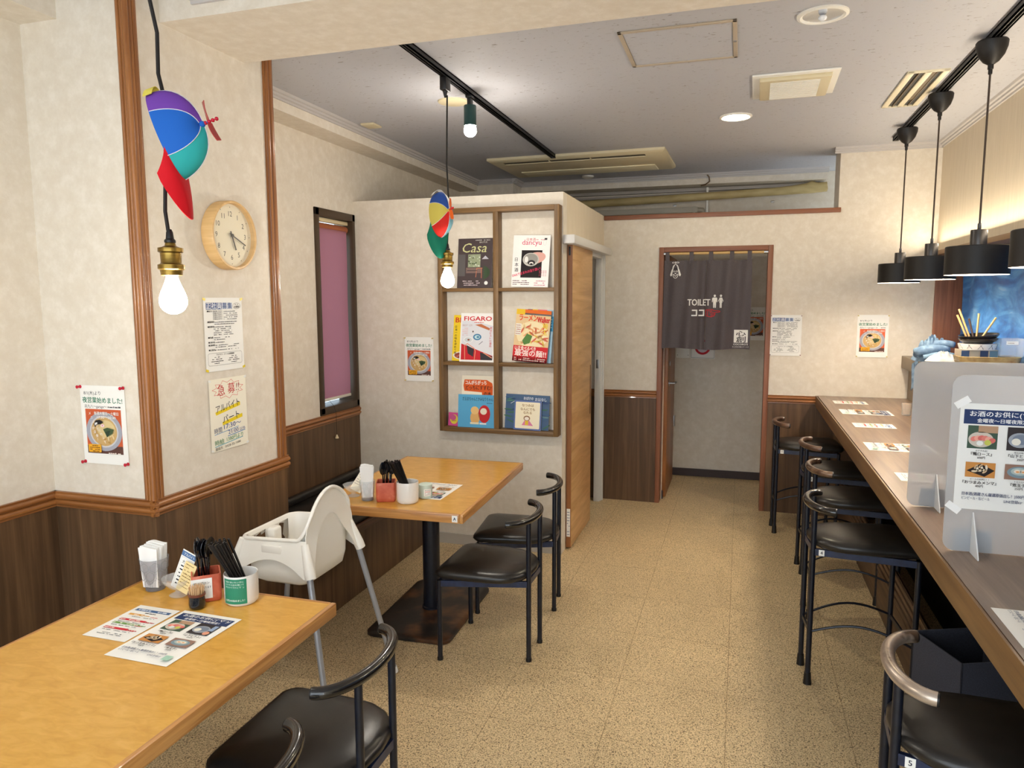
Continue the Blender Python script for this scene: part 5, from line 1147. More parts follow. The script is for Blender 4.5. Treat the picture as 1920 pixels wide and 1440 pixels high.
def cov_info(a):
    w, h = a.w, a.h
    a.rect(0, h * 0.9, w * 0.18, h * 0.1, (40, 54, 100)); a.rect(w * 0.18, h * 0.9, w * 0.2, h * 0.1, (240, 206, 60)); a.rect(w * 0.38, h * 0.9, w * 0.36, h * 0.1, (232, 110, 130)); a.rect(w * 0.5, h * 0.6, w * 0.5, h * 0.28, (60, 140, 180)); a.up().text('2', w * 0.04, h * 0.915, 0.02, (250, 250, 250), 0.02)
    for i in range(4): a.greek(w * 0.55, h * (0.66 + 0.05 * i), w * 0.4, 0.009, (240, 240, 236))
def cov_cream(a):
    w, h = a.w, a.h
    a.poly([(w * 0.08, h * 0.92), (w * 0.74, h * 0.92), (w * 0.90, h * 0.86), (w * 0.92, h * 0.80), (w * 0.92, h * 0.60), (w * 0.88, h * 0.575), (w * 0.62, h * 0.58), (w * 0.60, h * 0.68), (w * 0.08, h * 0.70), (w * 0.05, h * 0.80)], (216, 92, 36)); a.up()
    a.text('コんがらがっち', w * 0.11, h * 0.83, 0.030, (246, 240, 230), 0.03, fit=w * 0.62); a.text('どっちにすすむ?', w * 0.12, h * 0.73, 0.032, (50, 36, 28), 0.02, fit=w * 0.76); a.text('の本', w * 0.66, h * 0.615, 0.032, (50, 36, 28), 0.02, fit=w * 0.22)
def cov_blue(a):
    w, h = a.w, a.h
    a.text('だるまちゃんとかみなりちゃん', w * 0.12, h * 0.82, 0.028, (40, 50, 60), 0.012, fit=w * 0.83); a.greek(w * 0.78, h * 0.74, w * 0.16, 0.006, (60, 90, 110))
    a.ell(w * 0.47, h * 0.30, w * 0.13, h * 0.2, (224, 176, 110)); a.ell(w * 0.72, h * 0.42, w * 0.16, h * 0.27, (196, 42, 46)); a.up().ell(w * 0.70, h * 0.5, w * 0.09, h * 0.10, (238, 228, 206)); a.ell(w * 0.46, h * 0.52, w * 0.11, h * 0.12, (236, 196, 130)); a.rect(w * 0.34, h * 0.10, w * 0.24, h * 0.06, (236, 226, 196)); a.rect(w * 0.60, h * 0.10, w * 0.18, h * 0.05, (240, 240, 240))
def cov_pink(a):
    w, h = a.w, a.h
    a.ell(w * 0.55, h * 0.5, w * 0.38, h * 0.36, (226, 206, 70)); a.up().ell(w * 0.45, h * 0.62, w * 0.30, h * 0.22, (196, 90, 140)); a.line([(w * 0.3, h * 0.35), (w * 0.75, h * 0.40)], 0.003, (120, 100, 40))
def cov_night(a):
    w, h = a.w, a.h
    for i in range(46): a.up().ell(w * a.rnd.uniform(0.05, 0.95), h * a.rnd.uniform(0.05, 0.92), w * 0.10, h * 0.022, a.rnd.choice([(70, 104, 140), (86, 130, 118), (56, 78, 124), (110, 146, 150), (70, 112, 92)]), 10, a.rnd.uniform(-0.5, 0.6))
    a.up().text('おばけの', w * 0.42, h * 0.86, 0.022, (226, 234, 246), 0.02, fit=w * 0.22); a.text('おはなし', w * 0.68, h * 0.84, 0.024, (226, 234, 246), 0.02, fit=w * 0.26); a.line([(w * 0.13, h * 0.73), (w * 0.20, h * 0.79), (w * 0.26, h * 0.82)], 0.003, (220, 228, 230))
def cov_small(a):
    w, h = a.w, a.h
    a.rect(w * 0.05, h * 0.05, w * 0.9, h * 0.9, (246, 236, 208), r=0.006); a.up()
    for s_, y in (('なつみは', 0.80), ('なんにでも', 0.67), ('なれる', 0.55)): a.text(s_, w * 0.5, h * y, 0.020, (150, 110, 50), 0.02, al='c')
    a.poly([(w * 0.30, h * 0.16), (w * 0.42, h * 0.36), (w * 0.54, h * 0.36), (w * 0.72, h * 0.15)], (222, 130, 170)); a.up().ell(w * 0.48, h * 0.40, w * 0.12, h * 0.09, (150, 110, 80)); a.rect(w * 0.42, h * 0.17, w * 0.12, h * 0.15, (230, 196, 60)); a.up().ell(w * 0.48, h * 0.39, w * 0.085, h * 0.06, (248, 238, 224))
ci = lambda c: mat('cover_%02x%02x%02x' % c, c, 0.4)
zA, zB, zC = zs1 + 0.001, zs2 + 0.001, z0 + w + 0.001
mag('dark interiors magazine with a yellow script title, upper row of the rack', -1.756, zA, 0.235, 0.318, 0.009, (ci((72, 60, 62)), cov_dark))
mag('white magazine with a sake cup photo, upper row of the rack', -1.390, zA, 0.240, 0.325, 0.007, (ci((244, 242, 238)), cov_sake), roll=1.5)
mag('yellow magazine mostly hidden behind the one with the red title', -1.800, zB, 0.225, 0.300, 0.006, (ci((240, 206, 34)), cov_yellow), 0.050, 7.5, 1.0)
mag('white magazine with a big red title and a table photo, middle row', -1.742, zB, 0.236, 0.316, 0.006, (ci((246, 245, 242)), cov_table), 0.066, 8.0, 0.3)
mag('blue and pink magazine sticking out behind the noodle magazine', -1.306, zB, 0.172, 0.335, 0.006, (ci((150, 186, 206)), cov_info), 0.040, 5.5, 2.5)
mag('noodle magazine with a crowded red and yellow cover, middle row', -1.382, zB, 0.228, 0.330, 0.010, (ci((60, 44, 44)), cov_ramen), 0.064, 6.5, 4.0)
mag('cream picture book with an orange title blob, lower row', -1.740, zC, 0.235, 0.338, 0.010, (ci((240, 232, 212)), cov_cream), 0.052, 5.0, name='picture_book')
mag('sky blue picture book standing before the cream one', -1.757, zC, 0.254, 0.215, 0.009, (ci((88, 170, 214)), cov_blue), 0.066, 5.0, name='picture_book')
mag('small pink book with a yellow shape in the lower left corner', -1.832, zC, 0.072, 0.088, 0.008, (ci((206, 76, 140)), cov_pink), 0.050, 5.0, 2.0, name='picture_book')
mag('large blue green picture book, lower right compartment', -1.437, zC, 0.292, 0.222, 0.009, (ci((62, 92, 128)), cov_night), 0.052, 6.0, 1.2, name='picture_book')
mag('small cream and blue picture book in front of the blue green one', -1.372, zC, 0.180, 0.188, 0.010, (ci((88, 110, 168)), cov_small), 0.070, 6.0, 1.0, name='picture_book')

# ------------------------------------------------------------------ roller blind in the narrow window
t = thing('roller_blind', 'mauve roller blind pulled down in the narrow window', 'blind', (0, 0, 0))
XBD = XL - 0.045
b = B(); b.box(XBD - 0.02, XBD + 0.022, 4.032, 4.434, 2.148, 2.172, 0.003); obj('head_rail', b, mat('blind_head_cream', (222, 206, 166), 0.45), t)
b = B(); b.cyl((XBD, 4.036, 2.118), (XBD, 4.430, 2.118), 0.024, seg=18); obj('blind_roll', b, BLINDT, t)
b = B(); b.grid(lambda u, v: (XBD + 0.020 + 0.002 * math.sin(v * 9), lerp(4.038, 4.412, u), lerp(1.012, 2.118, v)), 8, 16); obj('blind_fabric', b, BLIND, t)
b = B(); b.box(XBD + 0.012, XBD + 0.026, 4.036, 4.414, 0.998, 1.016, 0.003); obj('bottom_bar', b, mat('blind_bar_white', (226, 220, 206), 0.45), t)
b = B(); b.tube([(XBD + 0.024, 4.13, 1.0), (XL + 0.015, 4.13, 0.965), (XL + 0.026, 4.132, 0.92), (XL + 0.026, 4.135, 0.775)], 0.0012, 6); obj('pull_cord', b, CORDM, t)
b = B(); b.lathe([(0.001, 0.0), (0.004, -0.002), (0.007, -0.012), (0.012, -0.022), (0.011, -0.026), (0.001, -0.027)], 14, (XL + 0.026, 4.135, 0.777)); obj('cord_knob', b, CREAMV, t)

# ------------------------------------------------------------------ toilet curtain on its rod
b = B(); b.cyl((-0.588, 5.872, 2.003), (0.180, 5.872, 2.003), 0.010, seg=14)
rod = obj('curtain_rod', b, BAMBOO); tag(rod, 'wooden tension rod across the toilet doorway', 'rod')
for xa, xb in ((-0.590, -0.560), (0.152, 0.182)):
    b = B(); b.cyl((xa, 5.872, 2.003), (xb, 5.872, 2.003), 0.0125, seg=14); obj('rod_end', b, CHROME, rod)
NX0, NX1, NZ0, NZ1 = -0.583, 0.070, 1.264, 1.952
def drape(x, z):
    """depth of the hanging cloth at a point"""
    s = (x - NX0) / (NX1 - NX0); d = (NZ1 - z) / (NZ1 - NZ0)
    y = 0.010 * math.sin(s * 15.0 + 0.6) * (0.35 + 0.65 * d) + 0.006 * math.sin(s * 31 + 2.0 * d) + 0.012 * math.exp(-((s - 0.44) / 0.05) ** 2) * d - 0.010 * math.exp(-((s - 0.40) / 0.04) ** 2)
    return 5.862 + y * 1.5 - 0.016 * d
t = thing('doorway_curtain', 'charcoal split doorway curtain with white and red printing', 'curtain', (0, 0, 0))
def half(u0, u1):
    def fn(u, v):
        s = lerp(u0, u1, u); z = lerp(NZ0 + 0.006 * math.sin(s * 9), NZ1 - 0.006 * abs(math.sin(s * PI * 4)), v)
        x = lerp(NX0, NX1, s) + (0.012 * (1 - v) * (-1 if s < 0.3 else 0.4)) * 0.8
        return (x, drape(x, z), z)
    return fn
b = B(); b.grid(half(0.0, 0.484), 44, 40, 0.0012); obj('left_panel', b, CLOTHG, t, angle=80)
b = B(); b.grid(half(0.488, 1.0), 44, 40, 0.0012); obj('right_panel', b, CLOTHG, t, angle=80)
for i in range(5):
    cx = (NX0 + 0.022, -0.378, -0.232, -0.078, NX1 - 0.020)[i]
    b = B(); yc = drape(cx, NZ1)
    ring = [(yc + 0.000, NZ1 - 0.03), (5.8585, 1.99), (5.859, 2.008), (5.866, 2.016), (5.878, 2.016), (5.885, 2.008), (5.8855, 1.99), (yc + 0.003, NZ1 - 0.03)]
    vs = [(cx + s * 0.0155, y, z) for y, z in ring for s in (-1, 1)]
    b.raw(vs, [(2 * k, 2 * k + 1, 2 * k + 3, 2 * k + 2) for k in range(len(ring) - 1)]); obj('curtain_loop', b, CLOTHG, t)
a = Art(NX1 - NX0, NZ1 - NZ0, CLOTHG); a.v = []; a.f = []; a.m = []
WC = (232, 230, 226); RC_ = (206, 34, 44)
W_ = lambda x, z: (x - NX0, z - NZ0)
def flush(name):
    global a
    a.build(name, Matrix(), t, warp=lambda x, y, z: (x + NX0, drape(x + NX0, y + NZ0) - 0.0034 - (z - 0.0002) * 3, y + NZ0))
    a = Art(NX1 - NX0, NZ1 - NZ0, CLOTHG); a.v = []; a.f = []; a.m = []
# emblem: a smiling face under a propeller hat
ex, ez = W_(-0.497, 1.862)
for s in (-1, 1):
    a.poly([(ex + s * p, ez + q) for p, q in ((0.014, 0.038), (0.030, 0.018), (0.042, -0.022), (0.036, -0.034), (0.028, -0.028), (0.022, 0.0))], WC); a.loop([(ex + s * 0.014 + 0.013 * math.cos(q), ez + 0.072 + 0.0045 * math.sin(q)) for q in [2 * PI * i / 12 for i in range(12)]], 0.0028, WC)
a.line([(ex, ez + 0.080), (ex, ez + 0.058)], 0.004, WC); a.poly([(ex + 0.025 * math.cos(q), ez + 0.024 + 0.036 * math.sin(q)) for q in [PI * i / 12 for i in range(13)]], WC); a.up().poly([(ex + p, ez + q) for p, q in ((-0.005, 0.056), (0.006, 0.056), (0.012, 0.030), (-0.011, 0.030))], (84, 76, 80)); a.rect(ex - 0.013, ez + 0.020, 0.026, 0.010, (60, 54, 58))
a.loop([(ex + 0.020 * math.cos(q), ez - 0.018 + 0.030 * math.sin(q)) for q in [PI + PI * i / 12 for i in range(13)]], 0.004, WC)
for s in (-1, 1): a.loop([(ex + s * 0.010 + 0.007 * math.cos(q), ez + 0.004 + 0.005 * math.sin(q)) for q in [2 * PI * i / 10 for i in range(10)]], 0.0025, WC)
a.ell(ex, ez - 0.012, 0.006, 0.005, WC, 10); a.line([(ex - 0.013, ez - 0.022), (ex, ez - 0.034), (ex + 0.013, ez - 0.022)], 0.004, WC)
flush('printed_emblem')
tx, tz = W_(-0.398, 1.602); a.text('TOILET', tx, tz, 0.070, WC, 0.025, fit=0.168)
for s, px_, sk in ((0, -0.196, 0), (1, -0.150, 1)):
    hx, hz = W_(px_, 1.676); a.ell(hx, hz, 0.0085, 0.0095, WC, 14)
    if sk: a.poly([(hx + p, hz + q) for p, q in ((-0.009, -0.013), (0.009, -0.013), (0.020, -0.042), (0.015, -0.044), (0.008, -0.026), (0.012, -0.052), (0.008, -0.052), (0.007, -0.092), (0.001, -0.092), (0.0, -0.054), (-0.001, -0.092), (-0.007, -0.092), (-0.008, -0.052), (-0.012, -0.052), (-0.008, -0.026), (-0.017, -0.044), (-0.021, -0.042))], WC)
    else: a.poly([(hx + p, hz + q) for p, q in ((-0.013, -0.013), (0.013, -0.013), (0.019, -0.02), (0.019, -0.048), (0.014, -0.048), (0.012, -0.028), (0.010, -0.092), (0.002, -0.092), (0.0, -0.055), (-0.002, -0.092), (-0.010, -0.092), (-0.012, -0.028), (-0.015, -0.048), (-0.020, -0.048), (-0.019, -0.02))], WC)
flush('printed_word')
tx, tz = W_(-0.364, 1.520)
for i in range(2):
    q = tx + 0.052 * i; a.rect(q, tz + 0.040, 0.040, 0.010, WC); a.rect(q + 0.030, tz, 0.010, 0.045, WC); a.rect(q - 0.003, tz, 0.043, 0.010, WC)
flush('printed_lettering')
hx, hz = W_(-0.260, 1.548)
hp = [(0, 0.018), (0.020, 0.024), (0.048, 0.022), (0.060, 0.015), (0.100, 0.013), (0.106, 0.008), (0.100, 0.003), (0.066, 0.001), (0.070, -0.012), (0.062, -0.026), (0.040, -0.034), (0.018, -0.030), (0, -0.024)]
a.loop([(hx + p, hz + q) for p, q in hp], 0.0042, RC_)
for l in ([(0.062, 0.0), (0.040, 0.004), (0.030, -0.004)], [(0.066, -0.012), (0.044, -0.010), (0.036, -0.016)], [(0.060, -0.024), (0.044, -0.022), (0.038, -0.028)], [(0.020, 0.014), (0.034, 0.010), (0.044, 0.014)], [(0.014, -0.024), (0.014, 0.018)]): a.line([(hx + p, hz + q) for p, q in l], 0.0036, RC_)
flush('printed_hand')
qx, qz = W_(-0.046, 1.318); [a.rect(qx + 0.102 * i / 12, qz + 0.098 * j / 8, 0.102 / 12, 0.098 / 8, WC) for i in range(12) for j in range(8)]; a.up().text('心', qx + 0.016, qz + 0.054, 0.044, (60, 52, 56), 0.02, fit=0.070); a.text('創', qx + 0.018, qz + 0.006, 0.050, (60, 52, 56), 0.02, fit=0.068); a.text('COCORO\'S', qx - 0.002, qz - 0.019, 0.018, WC, 0.02, fit=0.106); a.text('【心の杜の職人チーム】', qx - 0.008, qz - 0.036, 0.010, WC, 0.0, fit=0.116)
flush('printed_logo')

# ------------------------------------------------------------------ hall fittings
b = B(); b.box(-0.561, -0.436, YB - 0.03, YB, 1.112, 1.215, 0.004); o = obj('wall_box', b, WHITEP); tag(o, 'white switch box on the hall wall below the curtain', 'box')
for xx in (-0.548, -0.452): 
    b = B(); b.cyl((xx, YB - 0.031, 1.138), (xx, YB - 0.029, 1.138), 0.0035, seg=10); obj('box_screw', b, mat('screw_dark', (60, 60, 62), 0.4), o)
a = Art(0.214, 0.130, WHITE, 0.004); a.outline(0.006, 0.006, 0.202, 0.118, 0.002, (60, 60, 64)); a.ell(0.104, 0.105, 0.070, 0.070, (190, 34, 50), 40); a.up().ell(0.104, 0.105, 0.050, 0.050, (206, 196, 206), 40)
a.build('notice_sign', frame((-0.430, YB - 0.005, 1.108), RX, UZ), label='white sign with a red ring on the hall wall', cat='sign')
b = B(); b.box(-0.602, -0.592, YT - 0.004, YT + 0.02, 1.50, 1.545, 0.002)
# bin under the counter
t = thing('storage_bin', 'charcoal open bin under the counter near the silver-backed stool', 'bin', (0.815, 2.79, 0), R(23))
b = B(); W, D, H = 0.28, 0.25, 0.45
for q in ((-W / 2, -W / 2 + 0.006, -D / 2, D / 2), (W / 2 - 0.006, W / 2, -D / 2, D / 2), (-W / 2, W / 2, -D / 2, -D / 2 + 0.006), (-W / 2, W / 2, D / 2 - 0.006, D / 2)): b.box(q[0], q[1], q[2], q[3], 0.002, H, 0.001)
b.box(-W / 2, W / 2, -D / 2, D / 2, 0.0, 0.006); obj('bin_body', b, noise_mat('bin_felt', [(0.3, (46, 48, 58)), (0.7, (58, 60, 72))], (1, 1, 1), 200, 2, 0.9), t)
# ------------------------------------------------------------------ condiment and cutlery sets
RND = random.Random(7)
def spread(proto, n, place, group):
    """copies of a one-mesh thing"""
    for i in range(n):
        o = proto if i == 0 else proto.copy()
        if i: COL.objects.link(o)
        o.location, o.rotation_euler = place(i)
        o['group'] = group
def tumbler(label, x, y, z, r0, r1, h, m):
    t = thing('tumbler', label, 'glass', (x, y, z))
    b = B(); seg = 24
    prof = [(0.0005, 0.0), (r0, 0.0), (r0 * 1.01, 0.004)] + [(lerp(r0, r1, k / 8) * (1 + 0.02 * (k % 2)), 0.004 + (h - 0.004) * k / 8) for k in range(1, 9)] + [(r1 * 0.94, h), (r0 * 0.9, 0.012), (0.0005, 0.010)]
    b.lathe(prof, seg); obj('glass_wall', b, m, t, angle=20)
    b = B(); b.lathe([(0.0005, 0.0005), (r0 * 0.99, 0.0006), (r0 * 1.0, 0.008), (0.0005, 0.009)], seg); obj('glass_base', b, mat('glass_base_dark', (84, 76, 80), 0.1), t)
    b = B()
    for j in range(3):
        for k in range(8):
            a = 2 * PI * (k + 0.5 * (j % 2)) / 8; zz = h * (0.22 + 0.28 * j); rr = lerp(r0, r1, zz / h) * 1.012
            hexp = [Vector((rr * math.cos(a + 0.36 * math.cos(q)), rr * math.sin(a + 0.36 * math.cos(q)), zz + h * 0.15 * math.sin(q))) for q in [PI / 6 + PI / 3 * i for i in range(7)]]
            b.tube(hexp, 0.0007, 4)
    obj('relief_pattern', b, m, t)
    return t
def napkins(label, x, y, z, w, h, n, ang, group, r):
    b = B(); b.grid(lambda u, v: (lerp(-w / 2, w / 2, u) * lerp(0.80, 1.0, v), 0.0012 * math.sin(u * 9), v * h + (0.004 * math.sin(u * 5) if v > 0.99 else 0)), 8, 3, 0.0011)
    p = obj('paper_napkin', b, NAPKIN); tag(p, label, 'napkin')
    k = 2 * r / n
    spread(p, n, lambda i: ((x + math.sin(ang) * (i - n / 2) * k * -1, y + math.cos(ang) * (i - n / 2) * k, z + RND.uniform(0, 0.008)), (RND.uniform(-0.02, 0.02) + (i - n / 2) * -0.010, RND.uniform(-0.03, 0.03), ang)), group)
def chopsticks(label, x, y, z, n, r, lean, group, L=0.225, dz=0.0):
    b = B(); b.tube([(0, 0, 0), (0, 0, L * 0.5), (0, 0, L)], [0.0018, 0.0026, 0.0036], 6); p = obj('chopstick', b, CHOPB); tag(p, label, 'chopstick')
    def pl(i):
        a = 2.4 * i; q = r * 0.55 * math.sqrt((i + 0.5) / n)
        tx = lean[0] - 0.16 * math.sin(a) * q / r + RND.uniform(-0.04, 0.04); ty = lean[1] + 0.16 * math.cos(a) * q / r + RND.uniform(-0.04, 0.04)
        return ((x + q * 0.8 * math.cos(a) - lean[1] * 0.03, y + q * 0.8 * math.sin(a) + lean[0] * 0.03, z + 0.001 * (i % 3) + dz), (tx, ty, 0))
    spread(p, n, pl, group)
def spoons(label, x, y, z, n, r, group, L=0.172):
    b = B(); b.tube([(0, 0, 0), (0.0, 0, 0.03), (0, 0.001, L - 0.045)], [0.0035, 0.0035, 0.0032], 8)
    b.grid(lambda u, v: ((u - 0.5) * 0.036 * math.sin(PI * min(max(v * 0.92 + 0.06, 0), 1)) ** 0.6, -0.006 * math.sin(PI * v) * (1 - (2 * u - 1) ** 2) + 0.004 * v, L - 0.050 + v * 0.062), 8, 8, 0.0016)
    p = obj('soup_spoon', b, SPOONB); tag(p, label, 'spoon')
    spread(p, n, lambda i: ((x + r * 0.5 * math.cos(2.1 * i), y + r * 0.5 * math.sin(2.1 * i), z), (0.10 * math.sin(2.1 * i) * -1, 0.10 * math.cos(2.1 * i), RND.uniform(0, 6.28))), group)
def square_pot(label, x, y, z, s, h, rz):
    t = thing('square_pot', label, 'pot', (x, y, z), rz)
    b = B(); rings = []
    for q, zz, rr in ((0.90, 0.0, 0.010), (0.97, 0.004, 0.012), (1.0, 0.02, 0.012), (1.0, h - 0.004, 0.010), (0.985, h, 0.010), (0.90, h, 0.008), (0.88, 0.02, 0.008), (0.3, 0.010, 0.002)):
        rings.append([(px_, py_, zz) for px_, py_ in rrect(-s / 2 * q, s / 2 * q, -s / 2 * q, s / 2 * q, rr * q, 4)])
    b.ring(rings); obj('pot_body', b, TERRA, t, angle=50)
    return t
def round_pot(label, x, y, z, r, h):
    t = thing('cutlery_cup', label, 'cup', (x, y, z))
    b = B(); b.lathe([(0.0005, 0.0), (r * 0.86, 0.0), (r * 0.97, 0.006), (r, 0.018), (r, h - 0.003), (r * 0.985, h), (r * 0.95, h - 0.001), (r * 0.93, h - 0.006), (r * 0.92, 0.010), (0.0005, 0.007)], 40); obj('cup_body', b, CERAM, t, angle=45)
    return t
Z = 0.7005
# -- front table
tumbler('grey faceted tumbler full of napkins on the front table', -1.827, 1.862, Z, 0.030, 0.046, 0.108, TUMBLER)
napkins('white paper napkin in the tumbler on the front table', -1.827, 1.862, Z + 0.012, 0.064, 0.136, 14, 0.2, 'napkins in the front table tumbler', 0.026)
square_pot('terracotta square pot of black spoons on the front table', -1.613, 1.852, Z, 0.088, 0.088, R(42))
spoons('glossy black spoon in the terracotta pot on the front table', -1.613, 1.852, Z + 0.012, 8, 0.03, 'spoons in the front terracotta pot', 0.175)
chopsticks('black chopstick leaning in the white cup on the front table', -1.482, 1.866, Z + 0.010, 30, 0.036, (0.24, -0.34), 'chopsticks in the front white cup', 0.205)
wp = round_pot('white cup of black chopsticks with a green sticker on the front table', -1.487, 1.862, Z, 0.052, 0.096)
def wrap_art(a, name, r, z, a0, parent):
    """sticker bent round a cup"""
    return a.build(name, Matrix.Translation((0, 0, z)), parent, warp=lambda x, y, zz: ((r + zz) * math.cos(a0 + (x - a.w / 2) / r), (r + zz) * math.sin(a0 + (x - a.w / 2) / r), y))
a = Art(0.076, 0.080, GREENST, 0.0003); a.v = []; a.f = []; a.m = []; a.z = 0.0004
n_ = 10
for i in range(n_): a.rect(a.w * i / n_, 0, a.w / n_, a.h, GREENST)
a.up()
for i, (s_, y) in enumerate((('「箸を使いたい方に', 0.069), ('エサキの店を聞いて', 0.0605), ('声をかけて下さい( ´▽｀)」', 0.052))): a.text(s_, a.w / 2, y, 0.006, (226, 240, 232), 0.01, al='c', fit=0.060)
a.text('公式LINE始めました！', a.w / 2, 0.009, 0.0075, (232, 244, 238), 0.015, al='c', fit=0.062)
wrap_art(a, 'green_sticker', 0.0524, 0.010, R(-76), wp)
# small white label card standing against the terracotta pot
a = Art(0.062, 0.066, WHITE); a.text('紙エプロン', 0.031, 0.048, 0.0095, INK, 0.012, al='c'); a.text('ご用意しております', 0.031, 0.034, 0.0085, INK, 0.012, al='c', fit=0.056)
a.build('label_card', frame((-1.6155, 1.7865, Z + 0.014), (0.74, 0.67, 0), (0, 0.0, 1)), label='white apron notice card on the front terracotta pot', cat='card')
# toothpick pot
t = thing('toothpick_pot', 'dark glazed toothpick pot with a brown rim on the front table', 'pot', (-1.586, 1.777, Z))
b = B(); b.lathe([(0.0005, 0.0), (0.018, 0.0), (0.0235, 0.005), (0.025, 0.016), (0.0235, 0.038), (0.0245, 0.045), (0.022, 0.046), (0.020, 0.036), (0.020, 0.012), (0.0005, 0.008)], 28); obj('pot_body', b, DARKGL, t, angle=60)
b = B(); b.lathe([(0.0238, 0.0395), (0.0256, 0.041), (0.0258, 0.0465), (0.0215, 0.0475), (0.021, 0.044)], 28); obj('pot_rim', b, BROWNR, t)
b = B(); b.tube([(0, 0, 0), (0, 0, 0.056), (0, 0, 0.062)], [0.0008, 0.0012, 0.0011], 5); p = obj('toothpick', b, TOOTHP); tag(p, 'pale toothpick in the dark pot on the front table', 'toothpick')
def tp(i):
    a_ = 2.4 * i; q = 0.0165 * math.sqrt((i + 0.5) / 42); return ((-1.586 + q * math.cos(a_), 1.777 + q * math.sin(a_), Z + 0.009), (-0.12 * math.sin(a_) * q / 0.0165, 0.12 * math.cos(a_) * q / 0.0165, 0))
spread(p, 42, tp, 'toothpicks in the dark pot')
# clear dish with leaflets
def dish(label, x, y, z, r=0.052):
    t = thing('clear_dish', label, 'dish', (x, y, z))
    b = B(); b.lathe([(0.0005, 0.0), (r * 0.55, 0.0), (r * 0.6, 0.003), (r * 0.25, 0.010), (r * 0.2, 0.018), (r * 0.5, 0.026), (r * 0.9, 0.046), (r, 0.060), (r * 0.97, 0.060), (r * 0.86, 0.046), (r * 0.46, 0.029), (0.0005, 0.024)], 30); obj('dish_bowl', b, CLEAR, t, angle=30)
    return t
dish('clear footed dish of leaflets on the front table', -1.712, 1.842, Z)
a = Art(0.060, 0.128, WHITE); a.rect(0, 0.108, 0.060, 0.016, (84, 118, 162)); a.up().text('アルバイト', 0.010, 0.1115, 0.011, (236, 240, 246), 0.015, fit=0.045); a.outline(0.005, 0.004, 0.05, 0.100, 0.0006, (160, 160, 166)); a.text('大', 0.012, 0.086, 0.013, INK, 0.01); a.text('募', 0.034, 0.086, 0.013, INK, 0.01)
for i in range(6): a.greek(0.012, 0.074 - i * 0.012, 0.014, 0.006, INK)
a.build('leaflet', frame((-1.742, 1.838, Z + 0.030), (0.86, -0.10, -0.26), (0.26, 0.16, 0.82)), label='white leaflet with a blue heading leaning in the front dish', cat='leaflet')
a = Art(0.050, 0.095, mat('leaflet_yellow', (236, 214, 156), 0.7)); [a.greek(0.006, 0.085 - i * 0.010, 0.038, 0.004, (150, 120, 70)) for i in range(8)]; a.text('サービス券', 0.008, 0.052, 0.008, (120, 80, 40), 0.01)
a.build('leaflet', frame((-1.708, 1.822, Z + 0.030), (0.86, -0.12, -0.24), (0.24, 0.20, 0.80)), label='yellow coupon leaning in the front dish', cat='leaflet')
# -- lettered table
tumbler('clear faceted tumbler full of napkins on the lettered table', -1.678, 3.035, Z, 0.028, 0.038, 0.095, CLEAR)
napkins('white paper napkin in the tumbler on the lettered table', -1.678, 3.035, Z + 0.012, 0.060, 0.148, 13, 0.5, 'napkins in the lettered table tumbler', 0.022)
square_pot('terracotta square pot of black spoons on the lettered table', -1.592, 3.062, Z, 0.092, 0.092, R(23))
spoons('glossy black spoon in the terracotta pot on the lettered table', -1.592, 3.062, Z + 0.012, 8, 0.034, 'spoons in the rear terracotta pot', 0.165)
chopsticks('black chopstick leaning in the white cup on the lettered table', -1.474, 3.062, Z + 0.010, 24, 0.036, (0.16, -0.36), 'chopsticks in the rear white cup', 0.200)
round_pot('plain white cup of black chopsticks on the lettered table', -1.478, 3.058, Z, 0.052, 0.100)
t = thing('mint_cup', 'pale mint tub behind the white cup on the lettered table', 'tub', (-1.430, 3.155, Z))
b = B(); b.lathe([(0.0005, 0.0), (0.030, 0.0), (0.033, 0.004), (0.033, 0.066), (0.030, 0.068), (0.0005, 0.068)], 24); obj('tub_body', b, MINT, t, angle=45)
a = Art(0.036, 0.034, WHITE, 0.0003); a.v = []; a.f = []; a.m = []; a.z = 0.0004
for i in range(6): a.rect(a.w * i / 6, 0, a.w / 6, a.h, WHITE)
a.up()
for i in range(4): a.greek(0.005, 0.026 - i * 0.007, 0.026, 0.0036, (206, 90, 90) if i == 1 else (110, 120, 140))
wrap_art(a, 'tub_label', 0.0334, 0.014, R(-48), t)
dish('clear footed dish at the bench end of the lettered table', -1.775, 3.075, Z)
a = Art(0.060, 0.12, CREAMPAPER); [a.greek(0.006, 0.105 - i * 0.012, 0.045, 0.005, (150, 140, 130)) for i in range(7)]
a.build('leaflet', frame((-1.800, 3.080, Z + 0.036), (0.8, 0.0, -0.3), (-0.36, 0.3, 0.55)), label='pale leaflet in the dish on the lettered table', cat='leaflet')

# ------------------------------------------------------------------ on the counter and the ledge
t = thing('toothpick_glass', 'small glass of toothpicks beside the far acrylic screen', 'glass', (1.005, 5.02, 0.9262))
b = B(); b.lathe([(0.0005, 0), (0.026, 0), (0.028, 0.004), (0.029, 0.075), (0.0275, 0.075), (0.026, 0.008), (0.0005, 0.006)], 24); obj('glass_wall', b, CLEAR, t, angle=30)
b = B(); b.tube([(0, 0, 0), (0, 0, 0.064)], 0.0012, 5); p = obj('toothpick', b, TOOTHP); tag(p, 'pale toothpick in the small glass on the counter', 'toothpick')
def tq(i):
    a_ = 2.4 * i; q = 0.019 * math.sqrt((i + 0.5) / 50); return ((1.005 + q * math.cos(a_), 5.02 + q * math.sin(a_), 0.9345), (-0.1 * math.sin(a_) * q / 0.019, 0.1 * math.cos(a_) * q / 0.019, 0))
spread(p, 50, tq, 'toothpicks in the counter glass')
LZ = 1.2385
